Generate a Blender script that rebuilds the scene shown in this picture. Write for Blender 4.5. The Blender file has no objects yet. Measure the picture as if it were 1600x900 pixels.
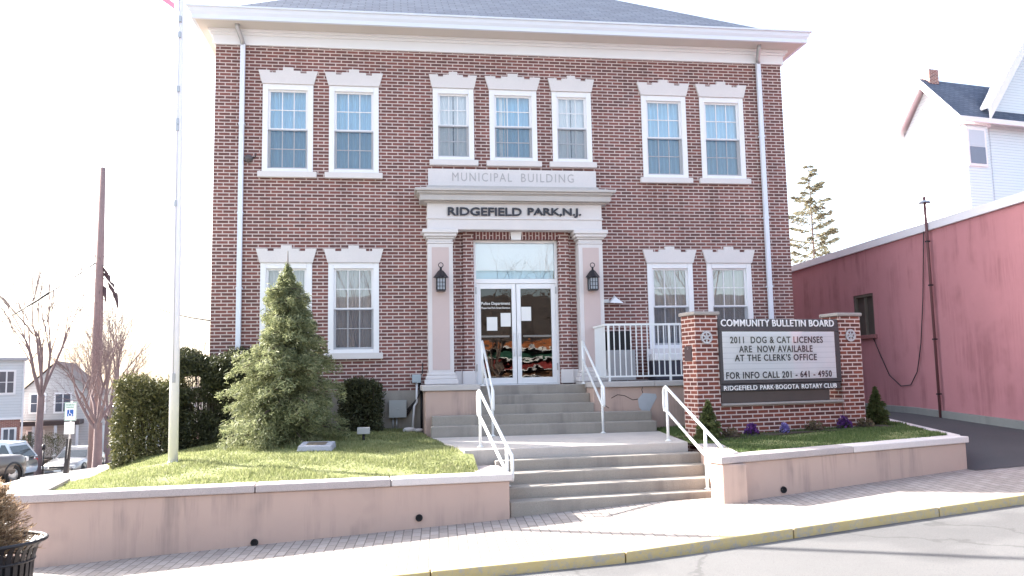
import bpy, math, random
import numpy as np
from mathutils import Vector, Matrix
R = math.radians
rnd = random.Random(7)
SC = bpy.context.scene
COL = SC.collection

# ------------------------------------------------------------------ camera
cam_d = bpy.data.cameras.new('camera'); cam = bpy.data.objects.new('camera', cam_d); COL.objects.link(cam)
SC.camera = cam
cam_d.sensor_width = 36; cam_d.sensor_fit = 'HORIZONTAL'; cam_d.lens = 28.91
cam_d.clip_start = 0.05; cam_d.clip_end = 3000
_p, _y, _r = R(6.1677), R(8.19404), R(-1.09505)
_f = Vector((math.sin(_y)*math.cos(_p), math.cos(_y)*math.cos(_p), math.sin(_p)))
_rt = Vector((math.cos(_y), -math.sin(_y), 0)); _up = _rt.cross(_f)
_rt2 = _rt*math.cos(_r) + _up*math.sin(_r); _up2 = _up*math.cos(_r) - _rt*math.sin(_r)
cam.matrix_world = Matrix(((_rt2.x, _up2.x, -_f.x, -2.41221), (_rt2.y, _up2.y, -_f.y, -16.13287),
                           (_rt2.z, _up2.z, -_f.z, 0.0), (0, 0, 0, 1)))
# ------------------------------------------------------------------ sky, sun, exposure
SUN_EL = R(29); SUN_DIR2 = Vector((-0.84, 0.54)).normalized()      # towards the sun, seen from above
world = bpy.data.worlds.new('World'); SC.world = world; world.use_nodes = True
nt = world.node_tree; bg = nt.nodes['Background']
sky = nt.nodes.new('ShaderNodeTexSky'); sky.sky_type = 'NISHITA'; sky.sun_disc = False
sky.sun_elevation = SUN_EL; sky.sun_rotation = math.atan2(SUN_DIR2.x, SUN_DIR2.y)
sky.air_density = 1.0; sky.dust_density = 3.5; sky.ozone_density = 1.0; sky.altitude = 20
hs = nt.nodes.new('ShaderNodeHueSaturation'); hs.inputs['Saturation'].default_value = .72; nt.links.new(sky.outputs[0], hs.inputs['Color']); nt.links.new(hs.outputs[0], bg.inputs[0]); bg.inputs[1].default_value = 0.11
sun_d = bpy.data.lights.new('sun', 'SUN'); sun = bpy.data.objects.new('sun', sun_d); COL.objects.link(sun)
sun_d.energy = 3.6; sun_d.angle = R(0.6); sun_d.color = (1.0, 0.95, 0.87)
_sd = Vector((SUN_DIR2.x*math.cos(SUN_EL), SUN_DIR2.y*math.cos(SUN_EL), math.sin(SUN_EL)))
sun.rotation_euler = (-_sd).to_track_quat('-Z', 'Y').to_euler(); sun.location = (-20, 10, 20)
SC.view_settings.view_transform = 'Standard'; SC.view_settings.look = 'None'
SC.view_settings.exposure = 2.56; SC.view_settings.gamma = 1.0

# ------------------------------------------------------------------ helpers
def tag(o, label=None, cat=None, group=None, kind=None):
    if label: o['label'] = label
    if cat: o['category'] = cat
    if group: o['group'] = group
    if kind: o['kind'] = kind
    return o
def thing(name, label, cat, loc=(0, 0, 0), rz=0, group=None):
    o = bpy.data.objects.new(name, None); COL.objects.link(o); o.empty_display_size = .3
    o.location = loc; o.rotation_euler = (0, 0, rz)
    return tag(o, label, cat, group)
def copy_tree(o, parent=None):
    c = o.copy(); COL.objects.link(c)
    if parent: c.parent = parent
    for ch in list(o.children): copy_tree(ch, c)
    return c
class MB:
    """collects faces and links them as ONE mesh object; uv = metres, projected by face direction"""
    def __init__(s, off=(0, 0, 0)): s.v = []; s.f = []; s.off = off; s.sm = []
    def add(s, vs, fs, smooth=False):
        n = len(s.v); ox, oy, oz = s.off
        s.v += [(x-ox, y-oy, z-oz) for x, y, z in vs]
        s.f += [tuple(i+n for i in f) for f in fs]; s.sm += [smooth]*len(fs); return s
    def box(s, x0, x1, y0, y1, z0, z1):
        return s.add([(x0,y0,z0),(x1,y0,z0),(x1,y1,z0),(x0,y1,z0),(x0,y0,z1),(x1,y0,z1),(x1,y1,z1),(x0,y1,z1)],
                     [(0,3,2,1),(4,5,6,7),(0,1,5,4),(1,2,6,5),(2,3,7,6),(3,0,4,7)])
    def quad(s, a, b, c, d): return s.add([a, b, c, d], [(0, 1, 2, 3)])
    def prism(s, poly, y0, y1):            # polygon in x,z (counter-clockwise seen from -y), extruded along y
        n = len(poly)
        vs = [(x, y0, z) for x, z in poly] + [(x, y1, z) for x, z in poly]
        return s.add(vs, [tuple(range(n)), tuple(range(2*n-1, n-1, -1))] + [(i, i+n, (i+1) % n+n, (i+1) % n) for i in range(n)])
    def slab(s, poly, z0, z1):             # polygon in x,y (ccw from above); z may be numbers or functions of x,y
        n = len(poly); f0 = z0 if callable(z0) else (lambda x, y: z0); f1 = z1 if callable(z1) else (lambda x, y: z1)
        vs = [(x, y, f0(x, y)) for x, y in poly] + [(x, y, f1(x, y)) for x, y in poly]
        return s.add(vs, [tuple(range(n-1, -1, -1)), tuple(range(n, 2*n))] + [(i, (i+1) % n, (i+1) % n+n, i+n) for i in range(n)])
    def tube(s, path, r, n=8, cap=True):
        P = [Vector(p) for p in path]; rr = r if isinstance(r, (list, tuple)) else [r]*len(P)
        vs = []; fs = []; prev = None
        for i, p in enumerate(P):
            d = (P[min(i+1, len(P)-1)] - P[max(i-1, 0)]).normalized()
            if prev is None:
                a = Vector((0, 0, 1)) if abs(d.z) < .9 else Vector((1, 0, 0)); u = d.cross(a).normalized()
            else: u = (prev - d*prev.dot(d)).normalized()
            prev = u; w = d.cross(u)
            for k in range(n):
                t = 2*math.pi*k/n; q = p + (u*math.cos(t) + w*math.sin(t))*rr[i]; vs.append(tuple(q))
        for i in range(len(P)-1):
            for k in range(n): fs.append((i*n+k, i*n+(k+1) % n, (i+1)*n+(k+1) % n, (i+1)*n+k))
        if cap: fs += [tuple(range(n-1, -1, -1)), tuple(range((len(P)-1)*n, len(P)*n))]
        return s.add(vs, fs, n > 4)
    def lathe(s, prof, c=(0, 0, 0), n=24, axis='z'):
        vs = []; fs = []
        for r, h in prof:
            for k in range(n):
                t = 2*math.pi*k/n; a, b = r*math.cos(t), r*math.sin(t)
                q = (a, b, h) if axis == 'z' else (a, -h, b) if axis == 'y' else (h, a, b)
                vs.append((c[0]+q[0], c[1]+q[1], c[2]+q[2]))
        m = len(prof)
        for i in range(m-1):
            for k in range(n): fs.append((i*n+k, i*n+(k+1) % n, (i+1)*n+(k+1) % n, (i+1)*n+k))
        return s.add(vs, fs, True)
    def build(s, name, mat, parent=None, bevel=0, smooth=None):
        return mesh_obj(name, s.v, s.f, mat, parent, bevel, s.sm if smooth is None else [smooth]*len(s.f))
def mesh_obj(name, v, f, mat, parent=None, bevel=0, smooth=None):
    me = bpy.data.meshes.new(name); me.from_pydata(v, [], f); me.update()
    uv = me.uv_layers.new(name='UVMap')
    nl = len(me.loops)
    vi = np.empty(nl, np.int32); me.loops.foreach_get('vertex_index', vi)
    co = np.empty(len(me.vertices)*3, np.float32); me.vertices.foreach_get('co', co); co = co.reshape(-1, 3)
    nf = len(me.polygons); no = np.empty(nf*3, np.float32); me.polygons.foreach_get('normal', no); no = np.abs(no.reshape(-1, 3))
    tot = np.empty(nf, np.int32); me.polygons.foreach_get('loop_total', tot)
    ax = np.repeat(np.argmax(no - np.array([0, 0, .15], np.float32), axis=1), tot); c = co[vi]
    U = np.where(ax == 0, c[:, 1], c[:, 0]); V = np.where(ax == 2, c[:, 1], c[:, 2])
    uv.data.foreach_set('uv', np.stack([U, V], -1).astype(np.float32).ravel())
    if smooth is not None: me.polygons.foreach_set('use_smooth', np.array(smooth, bool))
    me.materials.append(mat)
    o = bpy.data.objects.new(name, me); COL.objects.link(o)
    if parent is not None: o.parent = parent
    if bevel:
        b = o.modifiers.new('bevel', 'BEVEL'); b.width = bevel; b.segments = 2; b.limit_method = 'ANGLE'; b.angle_limit = R(40)
    return o
def text_mesh(name, txt, width, height, mat, parent, loc, depth=.006, bold=0.0, rot=(R(90), 0, 0), spacing=1.0):
    cu = bpy.data.curves.new(name, 'FONT'); cu.body = txt; cu.extrude = .5; cu.offset = bold; cu.space_character = spacing
    cu.resolution_u = 3
    to = bpy.data.objects.new('tmp', cu); COL.objects.link(to)
    dg = bpy.context.evaluated_depsgraph_get(); dg.update()
    me = bpy.data.meshes.new_from_object(to.evaluated_get(dg)); bpy.data.objects.remove(to)
    co = np.array([v.co[:] for v in me.vertices]); mn, mx = co.min(0), co.max(0); d = np.maximum(mx-mn, 1e-6)
    co = (co - (mn+mx)/2)/d*np.array([width, height, depth]); me.vertices.foreach_set('co', co.astype(np.float32).ravel()); me.update()
    me.materials.clear(); me.materials.append(mat)
    o = bpy.data.objects.new(name, me); COL.objects.link(o); o.location = loc; o.rotation_euler = rot
    if parent is not None: o.parent = parent
    return o
# ------------------------------------------------------------------ materials
def newmat(name):
    m = bpy.data.materials.new(name); m.use_nodes = True; n = m.node_tree.nodes; return m, n, m.node_tree.links, n['Principled BSDF']
def mixcol(n, l, a, b, fac, mode='MIX'):
    x = n.new('ShaderNodeMix'); x.data_type = 'RGBA'; x.blend_type = mode
    for sock, val in ((x.inputs[0], fac), (x.inputs[6], a), (x.inputs[7], b)):
        if hasattr(val, 'is_output') or isinstance(val, bpy.types.NodeSocket): l.new(val, sock)
        elif sock == x.inputs[0]: sock.default_value = val
        else: sock.default_value = (*val, 1) if len(val) == 3 else val
    return x.outputs[2]
def noise(n, l, vec, scale, detail=4, rough=.6, stretch=None):
    t = n.new('ShaderNodeTexNoise'); t.inputs['Scale'].default_value = scale; t.inputs['Detail'].default_value = detail
    t.inputs['Roughness'].default_value = rough
    if stretch:
        mp = n.new('ShaderNodeMapping'); mp.inputs['Scale'].default_value = stretch; l.new(vec, mp.inputs[0]); vec = mp.outputs[0]
    l.new(vec, t.inputs['Vector']); return t.outputs[0]
def ramp(n, l, fac, lo, hi, a=(0, 0, 0), b=(1, 1, 1)):
    r = n.new('ShaderNodeValToRGB'); r.color_ramp.elements[0].position = lo; r.color_ramp.elements[1].position = hi
    r.color_ramp.elements[0].color = (*a, 1); r.color_ramp.elements[1].color = (*b, 1); l.new(fac, r.inputs[0]); return r.outputs[0]
def sc(c, k): return tuple(max(0, min(1, x*k)) for x in c)
def pm(name, col, rough=.7, var=.12, scale=4, bump=.0, bscale=60, metal=0, spec=.4, stains=0, stain_col=None, speck=0, coat=0):
    m, n, l, b = newmat(name); tc = n.new('ShaderNodeTexCoord').outputs['Object']
    c = mixcol(n, l, sc(col, 1-var), sc(col, 1+var), noise(n, l, tc, scale, 5, .65))
    if speck:
        c = mixcol(n, l, c, sc(col, 1-speck), ramp(n, l, noise(n, l, tc, 140, 2, .5), .5, .62))
    if stains:
        f = ramp(n, l, noise(n, l, tc, 1.0, 5, .65, (3.2, 3.2, .26)), .47, .62)
        f2 = ramp(n, l, noise(n, l, tc, 1.1, 3, .6), .42, .62)
        mm = n.new('ShaderNodeMath'); mm.operation = 'MULTIPLY'; l.new(f, mm.inputs[0]); l.new(f2, mm.inputs[1])
        m2 = n.new('ShaderNodeMath'); m2.operation = 'MULTIPLY'; l.new(mm.outputs[0], m2.inputs[0]); m2.inputs[1].default_value = stains
        c = mixcol(n, l, c, stain_col or sc(col, .45), m2.outputs[0])
    l.new(c, b.inputs['Base Color']); b.inputs['Roughness'].default_value = rough; b.inputs['Metallic'].default_value = metal
    b.inputs['Specular IOR Level'].default_value = spec; b.inputs['Coat Weight'].default_value = coat
    if bump:
        bp = n.new('ShaderNodeBump'); bp.inputs['Strength'].default_value = bump; bp.inputs['Distance'].default_value = .01
        l.new(noise(n, l, tc, bscale, 4, .7), bp.inputs['Height']); l.new(bp.outputs[0], b.inputs['Normal'])
    return m
def brickmat(name, c1, c2, mortar, bw=.215, rh=.0665, ms=.0095, var=.3, rot=0, offset=.5, rough=.85, dist=.006, bias=0.0, weather=0):
    m, n, l, b = newmat(name); uv = n.new('ShaderNodeTexCoord').outputs['UV']; vec = uv
    # slightly uneven courses
    if rot:
        mp = n.new('ShaderNodeMapping'); mp.inputs['Rotation'].default_value = (0, 0, rot); l.new(vec, mp.inputs[0]); vec = mp.outputs[0]
    t = n.new('ShaderNodeTexBrick'); l.new(vec, t.inputs['Vector']); t.offset = offset
    for k, v in (('Scale', 1), ('Brick Width', bw), ('Row Height', rh), ('Mortar Size', ms), ('Mortar Smooth', .25), ('Bias', bias)): t.inputs[k].default_value = v
    t.inputs['Color1'].default_value = (*c1, 1); t.inputs['Color2'].default_value = (*c2, 1); t.inputs['Mortar'].default_value = (*mortar, 1)
    f1 = noise(n, l, uv, 1.1, 5, .65); f2 = noise(n, l, uv, 40, 3, .6)
    c = mixcol(n, l, t.outputs[0], mixcol(n, l, (1-var,)*3, (1+var*.6,)*3, f1), 1.0, 'MULTIPLY')
    c = mixcol(n, l, c, mixcol(n, l, (.82,)*3, (1.15,)*3, f2), 1.0, 'MULTIPLY')
    if weather:
        big = noise(n, l, uv, .35, 4, .6); c = mixcol(n, l, c, mixcol(n, l, (.74, .74, .76), (1.28, 1.24, 1.22), big), weather, 'MULTIPLY')
        stk = ramp(n, l, noise(n, l, uv, 1.0, 5, .65, (3.0, .28, 1)), .52, .72); c = mixcol(n, l, c, mixcol(n, l, (1, 1, 1), (.72, .70, .70), stk), weather, 'MULTIPLY')
        eff = ramp(n, l, noise(n, l, uv, .8, 6, .7, (1.6, 1, 1)), .60, .74); em_ = n.new('ShaderNodeMath'); em_.operation = 'MULTIPLY'; em_.inputs[1].default_value = .28*weather; l.new(eff, em_.inputs[0]); c = mixcol(n, l, c, (.55, .47, .46), em_.outputs[0])
    l.new(c, b.inputs['Base Color']); b.inputs['Roughness'].default_value = rough; b.inputs['Specular IOR Level'].default_value = .25
    inv = n.new('ShaderNodeMath'); inv.operation = 'SUBTRACT'; inv.inputs[0].default_value = 1; l.new(t.outputs[1], inv.inputs[1])
    bp = n.new('ShaderNodeBump'); bp.inputs['Strength'].default_value = .7; bp.inputs['Distance'].default_value = dist
    l.new(inv.outputs[0], bp.inputs['Height']); l.new(bp.outputs[0], b.inputs['Normal'])
    return m
def leafmat(name, a, b_, rough=.6, trans=.15):
    m, n, l, b = newmat(name); g = n.new('ShaderNodeNewGeometry'); tc = n.new('ShaderNodeTexCoord').outputs['Object']
    c = mixcol(n, l, a, b_, g.outputs['Random Per Island'])
    c = mixcol(n, l, c, mixcol(n, l, (.65,)*3, (1.3,)*3, noise(n, l, tc, 3.0, 3, .6)), 1.0, 'MULTIPLY')
    l.new(c, b.inputs['Base Color']); b.inputs['Roughness'].default_value = rough; b.inputs['Specular IOR Level'].default_value = .3
    b.inputs['Subsurface Weight'].default_value = 0
    tr = n.new('ShaderNodeBsdfTranslucent'); l.new(c, tr.inputs['Color']); mx = n.new('ShaderNodeMixShader'); mx.inputs[0].default_value = trans
    l.new(b.outputs[0], mx.inputs[1]); l.new(tr.outputs[0], mx.inputs[2]); l.new(mx.outputs[0], n['Material Output'].inputs[0])
    return m
def glassmat(name, tint=(1, 1, 1), base=.10, rough=.0, wob=.02):
    m, n, l, b = newmat(name); n.remove(b)
    t = n.new('ShaderNodeBsdfTransparent'); t.inputs[0].default_value = (*tint, 1)
    g = n.new('ShaderNodeBsdfGlossy'); g.inputs['Roughness'].default_value = rough
    fr = n.new('ShaderNodeFresnel'); fr.inputs[0].default_value = 1.5
    ad = n.new('ShaderNodeMath'); ad.operation = 'ADD'; ad.use_clamp = True; ad.inputs[1].default_value = base; l.new(fr.outputs[0], ad.inputs[0])
    mx = n.new('ShaderNodeMixShader'); l.new(ad.outputs[0], mx.inputs[0]); l.new(t.outputs[0], mx.inputs[1]); l.new(g.outputs[0], mx.inputs[2])
    if wob:
        bp = n.new('ShaderNodeBump'); bp.inputs['Strength'].default_value = wob; bp.inputs['Distance'].default_value = .02
        l.new(noise(n, l, n.new('ShaderNodeTexCoord').outputs['Object'], 2.5, 2, .5), bp.inputs['Height']); l.new(bp.outputs[0], g.inputs['Normal'])
    l.new(mx.outputs[0], n['Material Output'].inputs[0]); return m
def meshmat(name, col, opac):
    m, n, l, b = newmat(name); t = n.new('ShaderNodeBsdfTransparent'); mx = n.new('ShaderNodeMixShader'); mx.inputs[0].default_value = opac
    b.inputs['Base Color'].default_value = (*col, 1); b.inputs['Roughness'].default_value = .9; b.inputs['Specular IOR Level'].default_value = .05
    l.new(t.outputs[0], mx.inputs[1]); l.new(b.outputs[0], mx.inputs[2]); l.new(mx.outputs[0], n['Material Output'].inputs[0]); return m
M = {}
M['brick'] = brickmat('brick', (.235, .098, .085), (.135, .070, .066), (.60, .50, .47), bw=.222, rh=.0665, ms=.0118, weather=.8)
M['soldier'] = brickmat('soldier_brick', (.20, .075, .07), (.12, .05, .05), (.60, .48, .46), bw=.222, rh=.0665, ms=.011, rot=R(90))
M['sign_brick'] = brickmat('sign_brick', (.26, .085, .06), (.12, .05, .045), (.66, .54, .50), bw=.205, rh=.0675, ms=.011, weather=.7)
M['stone'] = pm('limestone', (.69, .655, .65), .8, .08, 2.5, .15, 90, speck=.10)
M['stone_dark'] = pm('weathered_limestone', (.52, .49, .475), .85, .16, 2.5, .2, 90, speck=.15)
M['white'] = pm('white_paint', (.80, .80, .82), .45, .03, 2, 0)
M['frieze'] = pm('frieze_paint', (.78, .79, .82), .5, .03, 1.5, 0)
M['gutter'] = pm('gutter_paint', (.70, .74, .82), .4, .03, 1.5, 0)
M['soffit'] = pm('soffit_paint', (.62, .58, .54), .7, .06, 1.5, 0)
M['stucco'] = pm('pink_stucco', (.51, .375, .32), .9, .08, 1.6, .25, 130, stains=.62, stain_col=(.18, .15, .14))
M['stucco_panel'] = pm('panel_stucco', (.57, .46, .44), .9, .05, 2, .15, 120)
M['concrete'] = pm('concrete', (.33, .30, .265), .9, .18, 3, .3, 70, stains=.75, stain_col=(.22, .20, .185), speck=.18)
M['concrete_light'] = pm('light_concrete', (.50, .46, .43), .9, .12, 3, .2, 70, stains=.3, stain_col=(.30, .27, .25), speck=.15)
M['coping'] = pm('stone_coping', (.48, .42, .41), .85, .16, 5, .25, 60, speck=.22)
M['coping_white'] = pm('pale_coping', (.68, .62, .60), .85, .10, 5, .2, 60, speck=.12)
M['rail'] = pm('white_rail_paint', (.80, .82, .82), .35, .04, 6, 0)
M['alum'] = pm('white_aluminium', (.84, .84, .85), .35, .03, 3, 0)
M['steel'] = pm('galvanised', (.45, .46, .48), .35, .1, 6, 0, metal=.7)
M['black'] = pm('black_metal', (.018, .016, .02), .4, .2, 6, 0)
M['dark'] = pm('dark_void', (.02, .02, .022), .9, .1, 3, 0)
M['letters'] = pm('dark_letters', (.03, .032, .045), .5, .1, 6, 0)
M['engraved'] = pm('engraved_letters', (.42, .40, .40), .9, .1, 6, 0)
M['glass'] = glassmat('window_glass', (.96, .985, 1.0), .19)
M['glass_door'] = glassmat('door_glass', (.70, .71, .71), .05, 0, .10)
M['screen'] = meshmat('insect_screen', (.07, .09, .13), .30)
M['curtain'] = pm('sky_tinted_curtain', (.42, .76, .95), .85, .05, 2, 0)  # cyan of the sky reflected in the panes, put into the cloth colour
M['curtain_white'] = pm('sheer_curtain', (.94, .96, .96), .85, .02, 2, 0)
M['curtain_grey'] = pm('grey_curtain', (.58, .58, .61), .85, .12, 2, 0)
M['paper'] = pm('paper', (.80, .80, .78), .8, .03, 2, 0)
M['slate'] = brickmat('roof_shingle', (.095, .115, .165), (.13, .155, .21), (.06, .07, .10), bw=.3, rh=.14, ms=.012, var=.25, dist=.01)
M['sky_white'] = M['white']
M['red_stucco'] = pm('rose_stucco', (.50, .225, .25), .9, .14, .7, .3, 60, stains=.55, stain_col=(.27, .105, .125))
M['kerb_base'] = pm('grey_base', (.27, .28, .27), .9, .15, 2, .2, 60, stains=.3)

# ------------------------------------------------------------------ terrain heights
def gz(x, y):                                   # the front pavement rises to the right and falls to the road
    x = max(-30, min(25, x))
    return -1.70 + .045*(x-.2) + .02*(max(-20, y)+5.9)
_cp = [(-8.7,-.8,-1.78),(-10.8,6.7,-2.37),(-9.7,2.4,-2.03),(-16,16.7,-3.67),(-15.2,22.7,-3.6),(-16.6,26,-4.1),(-20,32.6,-4.8),(-24,36,-5.0),(-25,48,-5.2),
       (-40,36,-5.6),(-35,15,-4.0),(-30,0,-3.2),(-14,0,-2.3),(-12,-6,-2.35),(-40,80,-6.5),(0,80,-4),(-10,45,-4.6),(-6,14,-2.6),(-7,3,-1.7),(0,6,-1.6),
       (5,12,-1.3),(-7.5,-5,-2.15),(-6,-5.5,-2.2),(0,-5,-2.1),(5,-5,-1.75),(8,-3.5,-1.2),(8,0,-1.0),(8,10,-.9),(20,10,-1),(30,20,-.5),(60,30,0),(30,-6,-.9),(60,90,0),(5.6,-6.2,-1.7),(-3,-1,-1.7),(3,-1,-1.6)]
for _x in (-60,-30,-15,-5,0,6,15,30,60):
    for _yy in (-9,-14,-20,-40,-80): _cp.append((_x, _yy, gz(_x, _yy)-.32))
_A = np.array(_cp); _D = np.sqrt(((_A[:, None, :2]-_A[None, :, :2])**2).sum(-1))
_n = len(_A); _S = np.zeros((_n+1, _n+1)); _S[:_n, :_n] = _D + np.eye(_n)*.05; _S[:_n, _n] = 1; _S[_n, :_n] = 1
_W = np.linalg.solve(_S, np.append(_A[:, 2], 0))
def ground(x, y):
    d = np.sqrt((_A[:, 0]-x)**2 + (_A[:, 1]-y)**2); return float(max(-8, min(2, d@_W[:_n] + _W[_n])))
def lines(edges):
    out = []
    for a, b, s in edges:
        k = max(1, int(round((b-a)/s))); out += [a+(b-a)*i/k for i in range(k)]
    return out + [edges[-1][1]]
M['ground'] = pm('asphalt_ground', (.11, .105, .10), 1.0, .15, .6, .2, 30, spec=0)
def sheet(name, xs, ys, fz, mat, kind='structure', keep=None):
    v = []; f = []; idx = {}
    for j, y in enumerate(ys):
        for i, x in enumerate(xs): v.append((x, y, fz(x, y)))
    nx = len(xs)
    for j in range(len(ys)-1):
        for i in range(nx-1):
            if keep and not keep((xs[i]+xs[i+1])/2, (ys[j]+ys[j+1])/2): continue
            f.append((j*nx+i, j*nx+i+1, (j+1)*nx+i+1, (j+1)*nx+i))
    o = mesh_obj(name, v, f, mat, smooth=[True]*len(f)); return tag(o, kind=kind)
sheet('ground', lines([(-900,-60,120),(-60,-30,5),(-30,12,1.2),(12,60,6),(60,900,120)]), lines([(-900,-60,120),(-60,-12,6),(-12,50,1.2),(50,90,6),(90,1500,150)]),
      lambda x, y: ground(max(-60, min(60, x)), max(-80, min(90, y))), M['ground'])
# main road, kerb line, pavement
KP = [(-60,-9.6),(-30,-8.9),(-10,-8.15),(-2.5,-7.86),(-.2,-7.85),(.9,-7.72),(2.4,-7.42),(5.1,-7.0),(9,-6.35),(30,-2.8),(60,2.2)]
def ky(x):
    return float(np.interp(x, [p[0] for p in KP], [p[1] for p in KP]))
M['road'] = pm('road_asphalt', (.145, .143, .145), .9, .16, .9, .35, 90, speck=.3, stains=.25, stain_col=(.13, .13, .135))
M['paver'] = brickmat('brick_pavers', (.31, .275, .255), (.39, .35, .33), (.165, .145, .135), bw=.21, rh=.105, ms=.006, var=.14, rot=R(93), dist=.004)
xs = lines([(-60,-14,3),(-14,14,.25),(14,60,3)])
def band(name, xs, fy0, fy1, fz, mat, nseg=6):
    v = []; f = []
    for x in xs:
        a, b = fy0(x), fy1(x)
        for k in range(nseg+1): y = a+(b-a)*k/nseg; v.append((x, y, fz(x, y)))
    m = nseg+1
    for i in range(len(xs)-1):
        for k in range(nseg): f.append((i*m+k, (i+1)*m+k, (i+1)*m+k+1, i*m+k+1))
    return tag(mesh_obj(name, v, f, mat, smooth=[True]*len(f)), kind='structure')
_rm = M['road']; n = _rm.node_tree.nodes; l = _rm.node_tree.links; b = n['Principled BSDF']; tc = n.new('ShaderNodeTexCoord').outputs['Object']
_nz = n.new('ShaderNodeTexNoise'); _nz.inputs['Scale'].default_value = 1.6; _nz.inputs['Detail'].default_value = 6; l.new(tc, _nz.inputs['Vector'])
_vm = n.new('ShaderNodeVectorMath'); _vm.operation = 'MULTIPLY_ADD'; _vm.inputs[1].default_value = (.7, .7, .7); l.new(_nz.outputs['Color'], _vm.inputs[0]); l.new(tc, _vm.inputs[2])
_vo = n.new('ShaderNodeTexVoronoi'); _vo.feature = 'DISTANCE_TO_EDGE'; _vo.inputs['Scale'].default_value = .42; l.new(_vm.outputs[0], _vo.inputs['Vector'])
_ck = ramp(n, l, _vo.outputs['Distance'], .004, .010, (1, 1, 1), (0, 0, 0)); _old = b.inputs['Base Color'].links[0].from_socket
_pt = ramp(n, l, noise(n, l, tc, .5, 3, .5), .50, .56); _c1 = mixcol(n, l, _old, mixcol(n, l, _old, (.82, .82, .83), 1.0, 'MULTIPLY'), _pt)
_cm = n.new('ShaderNodeMath'); _cm.operation = 'MULTIPLY'; _cm.inputs[1].default_value = .42; l.new(_ck, _cm.inputs[0]); l.new(mixcol(n, l, _c1, (.05, .05, .05), _cm.outputs[0]), b.inputs['Base Color'])
band('road', xs, lambda x: -18.5+.05*x, lambda x: ky(x)-.14, lambda x, y: gz(x, y)-.095, M['road'], 12)
def wall_line(x):                               # where the pavement meets the planter walls and stairs
    return float(np.interp(x, [-14,-6.9,-1.0,1.7,5.7,7.5,60], [-5.6,-5.9,-5.3,-5.6,-5.0,-4.9,8]))
band('pavement', xs, lambda x: ky(x)-.012, wall_line, gz, M['paver'], 8)
mk, n, l, b = newmat('yellow_kerb'); tc = n.new('ShaderNodeTexCoord').outputs['Object']
c = mixcol(n, l, (.52, .38, .14), (.62, .52, .29), noise(n, l, tc, 6, 5, .7))
c = mixcol(n, l, c, (.40, .37, .33), ramp(n, l, noise(n, l, tc, 8, 8, .85), .49, .60)); l.new(c, b.inputs['Base Color']); b.inputs['Roughness'].default_value = .85
bp = n.new('ShaderNodeBump'); bp.inputs['Distance'].default_value = .01; bp.inputs['Strength'].default_value = .5; l.new(noise(n, l, tc, 40, 4, .7), bp.inputs['Height']); l.new(bp.outputs[0], b.inputs['Normal'])
M['kerb'] = mk
kb = MB(); ks = lines([(-40,-4,3.0),(-4,9.5,1.9),(9.5,40,3)])
for a, e in zip(ks[:-1], ks[1:]):
    e2 = e-.012; q = [(a, ky(a)-.13), (e2, ky(e2)-.13), (e2, ky(e2)+.0), (a, ky(a)+.0)]
    kb.slab(q, lambda x, y: gz(x, y)-.3, lambda x, y: gz(x, ky(x))+.006)
tag(kb.build('kerb', M['kerb'], bevel=.012), kind='structure')
# far side of the road, behind the camera
band('far_pavement', xs, lambda x: -24+.05*x, lambda x: -18.3+.05*x, lambda x, y: gz(x, y)-.02, M['concrete_light'], 3)

# side street on the left, its pavement
def strip(name, pts, w, dz, mat):
    v = []; f = []; P = []
    for (a, b_) in zip(pts[:-1], pts[1:]):
        for k in range(14): P.append((a[0]+(b_[0]-a[0])*k/14, a[1]+(b_[1]-a[1])*k/14))
    P.append(pts[-1])
    for i, p in enumerate(P):
        q0 = P[max(i-1, 0)]; q1 = P[min(i+1, len(P)-1)]; d = Vector((q1[0]-q0[0], q1[1]-q0[1])).normalized(); nn = Vector((-d.y, d.x))
        for k in range(9):
            t = (k/8-.5)*w; x = p[0]+nn.x*t; y = p[1]+nn.y*t; v.append((x, y, ground(x, y)+dz))
    for i in range(len(P)-1):
        for k in range(8): f.append((i*9+k, (i+1)*9+k, (i+1)*9+k+1, i*9+k+1))
    return tag(mesh_obj(name, v, f, mat, smooth=[True]*len(f)), kind='structure')
strip('side_street', [(-14.5,-6),(-17.3,12),(-20.5,30),(-25,60)], 8.2, .05, M['road'])
strip('side_pavement', [(-7.9,-5.2),(-8.05,-3.0),(-8.9,2),(-11.1,10),(-13.2,20),(-16,30),(-21,52)], 2.5, .11, M['concrete_light'])
# driveway on the right
M['driveway'] = pm('driveway_asphalt', (.075, .075, .08), .9, .2, 1.2, .3, 70, speck=.25)
def dz_(x, y): return float(np.interp(y, [-6.5,-5.2,-3.5,0,5,16], [-1.44+.03*(x-5.6),-1.41+.035*(x-5.6),-1.12+.01*(x-7),-.93,-.85,-.8]))
sheet('driveway', lines([(5.1,9.3,.1)]), lines([(-5.35,16,.2)]), lambda x, y: min(dz_(x, y), gz(x, y)+.006 if y < -5 else 9), M['driveway'],
      keep=lambda x, y: x+.03 > 5.72+(max(y, -5.2)+5.16)*.37)

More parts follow.
